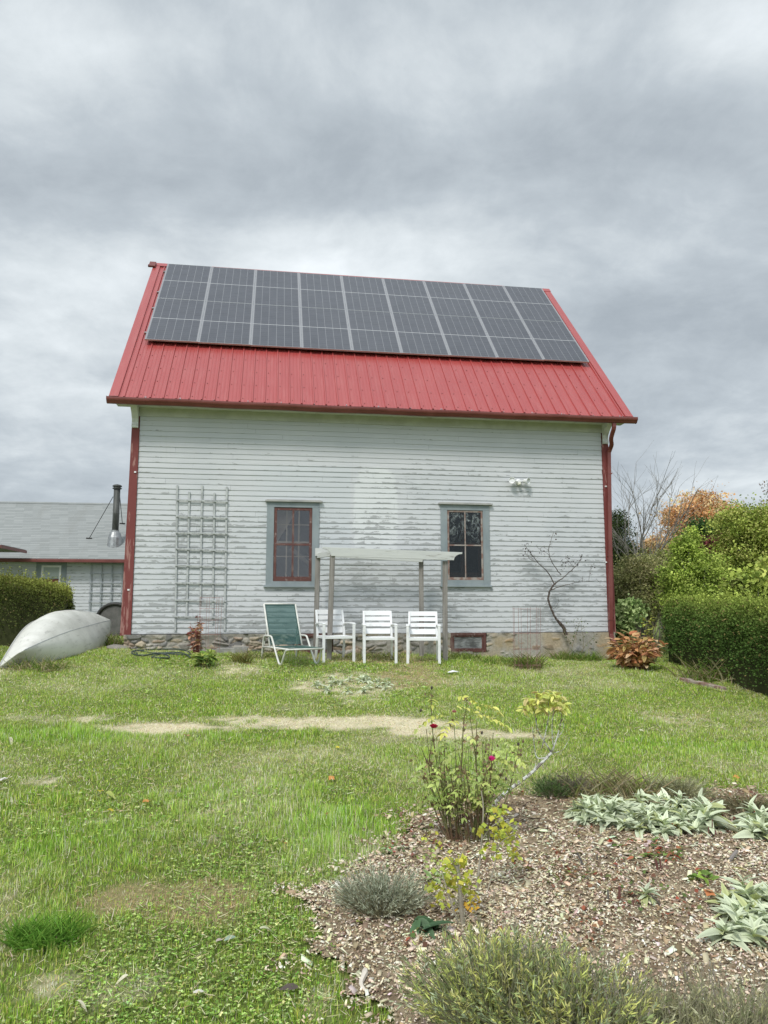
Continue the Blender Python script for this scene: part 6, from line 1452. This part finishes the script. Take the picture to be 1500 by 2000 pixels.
# lichened leaning branch with a yellowing top
YB = gnd(985, 1590).y + .05
sap, sq, SB = canes('leaning_sapling', 'lichen-crusted leaning branch topped with yellow leaves right of the rose bush', 'sapling', YB, (948, 1605),
   [[[(948, 1605), (965, 1572), (985, 1550), (1010, 1531), (1035, 1512), (1058, 1490), (1077, 1470)], .013, .010], [[(1077, 1470), (1066, 1452), (1052, 1430), (1046, 1400), (1048, 1362)], .006, .002], [[(1077, 1470), (1088, 1440), (1095, 1410), (1098, 1385)], .006, .002],
    [[(1066, 1480), (1048, 1478), (1042, 1440), (1040, 1420)], .005, .002], [[(1077, 1472), (1098, 1465), (1108, 1450), (1112, 1440)], .003, .001], [[(1058, 1462), (1068, 1420), (1072, 1390), (1070, 1360)], .004, .002], [[(1080, 1455), (1078, 1420), (1082, 1380)], .004, .002], [[(1052, 1490), (1046, 1500), (1048, 1480)], .004, .002], [[(1090, 1440), (1100, 1425), (1100, 1412)], .003, .002]], M_LICHEN, seed=3, spread=.06)
Lf = Leaves()
for i in range(95):
    x = r5.uniform(1022, 1104); y = 1392 - 42 * math.sqrt(max(0, 1 - ((x - 1064) / 44) ** 2)) * r5.uniform(.05, 1.05); p = P3(x, y, YB + r5.uniform(-.12, .12)) - SB
    a = r5.uniform(0, 6.28, 3); Lf.add(LB, np.tile(np.array(p), (3, 1)), frames(np.stack([np.cos(a), np.sin(a), r5.uniform(-.9, .4, 3)], -1), r5.normal(0, .5, 3)), r5.uniform(.035, .065, 3), np.clip(pal([(.60, .66, .16), (.70, .72, .22), (.50, .56, .15), (.56, .48, .22)], 3, .1), 0, .9), TCB)
for i in range(26):
    p = P3(r5.uniform(1038, 1104), r5.uniform(1400, 1455), YB + r5.uniform(-.08, .08)) - SB; Lf.add(LB, np.array([p]), frames(r5.normal(0, 1, (1, 3))), np.array([.035]), pal([(.36, .42, .14), (.24, .17, .09)], 1), TCB)
Lf.build('leaves', M_FOL, sap)
# yellow-leaved stems in front
YF = gnd(903, 1812).y
cur, cq, CB = canes('currant_bush', 'upright grey stems with bright yellow leaves standing before the rose bush', 'shrub', YF, (905, 1815),
   [[[(905, 1815), (900, 1760), (896, 1712), (893, 1690)], .012, .009], [[(900, 1815), (885, 1775), (872, 1735), (862, 1700)], .005, .003], [[(893, 1690), (900, 1670), (905, 1655)], .004, .002], [[(893, 1700), (880, 1680), (868, 1668)], .004, .002]], simple('grey_green_bark', (.30, .27, .21), (.40, .37, .30), 14, .85), seed=4, spread=.05)
m = MB()
for pts, ra, rb in (([(928, 1762), (935, 1700), (941, 1640), (944, 1580), (940, 1545)], .007, .003), ([(940, 1780), (955, 1730), (968, 1680), (972, 1650)], .004, .003), ([(941, 1640), (960, 1615), (985, 1600)], .003, .002), ([(972, 1655), (985, 1640), (1004, 1630)], .003, .002)):
    m.tube(bez([P3(x, y, YF + .35) - CB for x, y in pts], 6), list(np.linspace(ra, rb, (len(pts) - 1) * 6 + 1)), 6)
m.build('canes', MATS['grey_green_bark'], cur)
T3 = (A((0, 0, 0), (-.30, .28, .05), (-.62, .52, .02), (-.34, .68, .05), (-.22, .78, .04), (0, 1.05, -.05), (.22, .78, .04), (.34, .68, .05), (.62, .52, .02), (.30, .28, .05), (0, .5, -.03)), [[(0, 10, 1), (1, 10, 2), (2, 10, 3), (3, 10, 4), (4, 10, 5), (5, 10, 6), (6, 10, 7), (7, 10, 8), (8, 10, 9), (9, 10, 0)]])
Lf = Leaves()
def lobes(Lf, x, y, Yd, n, rx, ry, s, cols, org):
    n = int(n * 2.7)
    X = x + r5.normal(0, rx, n); Z = y + r5.normal(0, ry, n); P_ = np.array([list(P3(a, b, Yd + r5.normal(0, .05)) - org) for a, b in zip(X, Z)]); a = r5.uniform(0, 6.28, n)
    Lf.add(T3, P_, frames(np.stack([np.cos(a), np.sin(a), r5.normal(-.5, .5, n)], -1), r5.normal(0, .7, n)), s * .80 * r5.uniform(.5, 1.2, n), np.clip(pal(cols, n, .1), 0, .95))
YL = [(.56, .56, .08), (.46, .52, .09), (.64, .60, .11), (.36, .44, .09)]; OR_ = [(.66, .40, .06), (.60, .5, .08)]
for (x, y, n, rx, ry) in ((880, 1690, 16, 12, 12), (900, 1715, 16, 16, 9), (848, 1730, 8, 9, 4), (868, 1752, 10, 10, 10), (910, 1738, 6, 10, 6), (900, 1675, 8, 14, 8), (880, 1715, 8, 10, 10)): lobes(Lf, x, y, YF, n, rx, ry, .040, YL, CB)
for (x, y, n, rx, ry) in ((965, 1590, 6, 8, 5), (985, 1582, 5, 8, 3), (975, 1628, 12, 12, 10), (1000, 1640, 12, 8, 14), (960, 1655, 9, 12, 8), (985, 1618, 8, 10, 6), (1008, 1668, 5, 4, 8), (940, 1620, 4, 8, 6)): lobes(Lf, x, y, YF + .35, n, rx, ry, .042, YL, CB)
lobes(Lf, 922, 1768, YF, 10, 10, 10, .03, OR_, CB); lobes(Lf, 845, 1640, YF + .3, 8, 14, 14, .026, YL, CB); lobes(Lf, 842, 1670, YF + .3, 8, 12, 10, .03, MG, CB)
Lf.build('leaves', M_FOL, cur)

# cut stubs and sticks in the bed
def stub(lab, lines, mt, rad, name='cut_stem'):
    a = lines[0][0]; g_ = gnd(*a); root = None; m = MB()
    for (x0, y0), (x1, y1) in lines: b_ = gnd(x0, y0); t_ = P3(x1, y1, b_.y + .01); m.tube([b_ - g_ - Vector((0, 0, .02)), (b_ + t_) / 2 - g_ + Vector((.002, 0, 0)), t_ - g_], [rad, rad * .92, rad * .85], 7)
    o = m.build(name, mt); o.location = g_; tag(o, lab, 'cut stem', 'cut stubs left standing in the bed')
M_ST1 = simple('dark_red_cane', (.10, .035, .03), (.17, .07, .055), 12, .7); M_ST2 = simple('charred_stick', (.07, .065, .06), (.14, .13, .12), 12, .85)
stub('taller dark red cut stem under the orange seedling leaves in the bed', [((1286, 1710), (1280, 1677))], M_ST1, .008)
stub('brown cut stem close beside the taller dark red one', [((1290, 1708), (1289, 1680))], M_ST1, .006)
stub('stout short dark red stub left of the small silvery rosette', [((1208, 1766), (1210, 1731))], M_ST1, .008)
stub('thin black stub just left of the stout dark red stub', [((1187, 1768), (1187, 1738))], M_ST2, .005)
stub('slanting dark red stem behind the small silvery rosette', [((1259, 1752), (1266, 1718))], M_ST1, .005)
stub('slanting black stem near the strawberry leaves at the left', [((1143, 1700), (1127, 1665))], M_ST2, .006)
stub('short black stub between the slanting black stem and the silvery clump', [((1166, 1690), (1166, 1668))], M_ST2, .005)
stub('thick grey stick slanting up beside the right silvery clump', [((1417, 1688), (1440, 1661))], simple('grey_stick', (.24, .22, .21), None, 12, .9), .012)
stub('low thin stub right of the small silvery rosette', [((1236, 1778), (1237, 1758))], M_ST1, .005)
stub('long fallen dark stem crossing in front of the dark soil', [((1300, 1780), (1272, 1748))], M_ST2, .004)
stub('upright thin brown stalks under the tall silvery rosette', [((1390, 1640), (1391, 1600)), ((1383, 1640), (1384, 1615)), ((1396, 1642), (1398, 1622))], M_ST1, .004)
p = gnd(985, 1990); m = MB(); m.tube(bez([P3(962, 1892, p.y - .02) - p, P3(992, 1868, p.y - .02) - p, P3(1020, 1850, p.y) - p, P3(1038, 1858, p.y + .02) - p], 5), [.006] * 4 + [.009] * 5 + [.007] * 4 + [.004] * 3, 7)
o = m.build('dead_branch', simple('driftwood', (.36, .31, .27), (.50, .46, .42), 16, .9, bstr=.8), smooth=True); o.location = p; tag(o, 'bent weathered grey stick lying across the front lavender bushes', 'stick')
p = gnd(852, 1770); m = MB(); rdd = random.Random(9)
for _ in range(26): a = Vector((rdd.uniform(-.22, .22), rdd.uniform(-.12, .12), rdd.uniform(0, .08))); m.tube(wob(a, a + Vector((rdd.uniform(-.16, .16), rdd.uniform(-.08, .08), rdd.uniform(-.01, .09))), 4, .07, rdd), [.003, .0028, .0025, .002, .0015], 4)
o = m.build('dead_twigs', simple('bleached_twig', (.42, .36, .28), (.55, .49, .40), 12, .9)); o.location = p; tag(o, 'heap of thin bleached twigs between the silver lavender and the yellow-leaved stems', 'twigs')
p = gnd(708, 1925); 
m = MB(); m.tube(bez([Vector((0, .12, .01)), Vector((.01, .05, .03)), Vector((-.005, -.03, .02)), Vector((.03, -.10, .012))], 5), [.004, .008, .011, .012, .014, .014, .014, .012, .012, .010, .009, .008, .007, .005, .004, .003], 6)
o = m.build('wood_splinter', simple('pale_splinter', (.68, .62, .54), None, 12, .9)); o.location = p; tag(o, 'long pale curled wood splinter at the front edge of the bed', 'splinter')
# fallen leaves
def fallen(lab, px, py, s, c, kind='lobed', seed=0, z=.03, inb=False, cat='leaf'):
    r = np.random.default_rng(seed); g_ = gnd(px, py); t = {'lobed': T3, 'long': LL1, 'broad': LB}[kind]; v, f = t; v = v * s
    if kind == 'lobed': v = v * np.array([1, 1, 2.2])
    M = rotmats(np.array([r.uniform(0, 6.28)]), np.array([r.uniform(-.1, .45)]), np.array([r.uniform(-.4, .4)]))[0]; v = (v - v.mean(0)) @ M.T
    n = len(v); cc = np.clip(np.array(c) * (1 + r.normal(0, .07, (n, 1))), 0, .95)
    me = npmesh('fallen_leaf', v, [np.array(k) for k in f], cc); o = obj('fallen_leaf', me, M_FOL); o.location = g_ + Vector((0, 0, z)); tag(o, lab, cat, 'fallen leaves lying on lawn and bed')
YE, OG, RD, PT, TN = (.62, .54, .08), (.62, .30, .10), (.42, .07, .06), (.72, .68, .52), (.42, .32, .22)
for i, a in enumerate((
 ('long pale straw leaf at the left edge just below the dry strip', 20, 1453, .12, PT, 'long'), ('small cream leaf below the dry strip, right of the long pale one', 101, 1441, .05, PT), ('yellowish leaf on the green band below the left of the dry strip', 206, 1435, .07, (.6, .6, .3), 'broad'),
 ('orange-pink leaf directly below the middle of the dry strip', 365, 1442, .07, (.62, .36, .22)), ('curled pale leaf above the yellow pair on the left lawn', 160, 1494, .08, PT, 'long'), ('white leaf cut by the left edge of the lawn', 4, 1530, .08, (.75, .72, .68)),
 ('small deep yellow leaf beside the long green-yellow one', 195, 1553, .045, YE), ('long green-yellow leaf lying on the left lawn', 214, 1560, .11, (.45, .5, .15), 'long'), ('bright yellow lobed leaf below the long green-yellow one', 216, 1591, .05, YE),
 ('orange leaf in the small dry patch of the left lawn', 286, 1573, .06, OG), ('yellow-green leaf curled on the lower left lawn', 180, 1657, .07, (.5, .52, .1), 'long'), ('tan upright leaf on the lower left lawn', 77, 1653, .05, TN, 'broad'),
 ('dark red leaf on the grass left of the bed', 641, 1600, .05, RD), ('orange leaf on the lawn in line with the rose blooms', 648, 1527, .06, OG), ('small yellow leaf below the right part of the dry strip', 660, 1466, .05, YE), ('tan leaf on the lawn left of the rose bush', 800, 1548, .05, TN),
 ('small orange leaf on the long grass above the bed edge', 556, 1656, .035, OG), ('long cream crescent leaf on the clover', 525, 1832, .095, (.72, .72, .5), 'long'), ('grey-green oval leaf standing on the clover', 449, 1846, .065, (.36, .46, .36), 'broad'),
 ('pinkish curled leaf next to the grey-green oval leaf', 428, 1850, .045, (.6, .5, .47), 'broad'), ('dark dead curled leaf at the bottom of the lawn', 564, 1945, .075, (.13, .105, .095), 'broad'), ('white scrap-like leaf at the bottom of the lawn', 388, 1953, .045, (.75, .72, .65), 'broad'),
 ('pale twig-like leaf low on the lawn', 237, 1928, .05, PT, 'long'), ('pale straw leaf near the bottom left corner', 158, 1978, .06, PT, 'long'), ('yellow leaf low at the bottom left of the lawn', 118, 1944, .05, (.55, .5, .15), 'long'), ('small tan leaf on the brown grass patch', 198, 1872, .04, (.6, .45, .3), 'broad'),
 ('curled orange maple leaf leaning on the front of the large silvery clump', 1325, 1632, .08, OG, 'lobed', 1, .06), ('big yellow leaf held in the lower right silvery clump', 1452, 1760, .10, (.62, .6, .2), 'broad', 1, .16), ('orange leaf caught on the left of the lower right silvery clump', 1388, 1783, .055, (.66, .27, .12), 'lobed', 1, .10),
 ('orange leaf resting on top of the large silvery clump', 1325, 1545, .05, OG, 'lobed', 1, .1), ('pale orange leaf on the lawn at the right edge', 1438, 1525, .06, OG), ('yellow-green pointed leaf under the silver lavender bush', 705, 1812, .08, (.4, .45, .12), 'long', 1, .02), ('white-yellow leaf on the right lawn beyond the sapling', 1252, 1432, .06, PT), ('red-brown leaf in front of the dark soil patch', 1202, 1728, .035, (.5, .14, .08)))):
    fallen(a[0], a[1], a[2], a[3], a[4], a[5] if len(a) > 5 else 'lobed', i, a[7] if len(a) > 7 else .032)
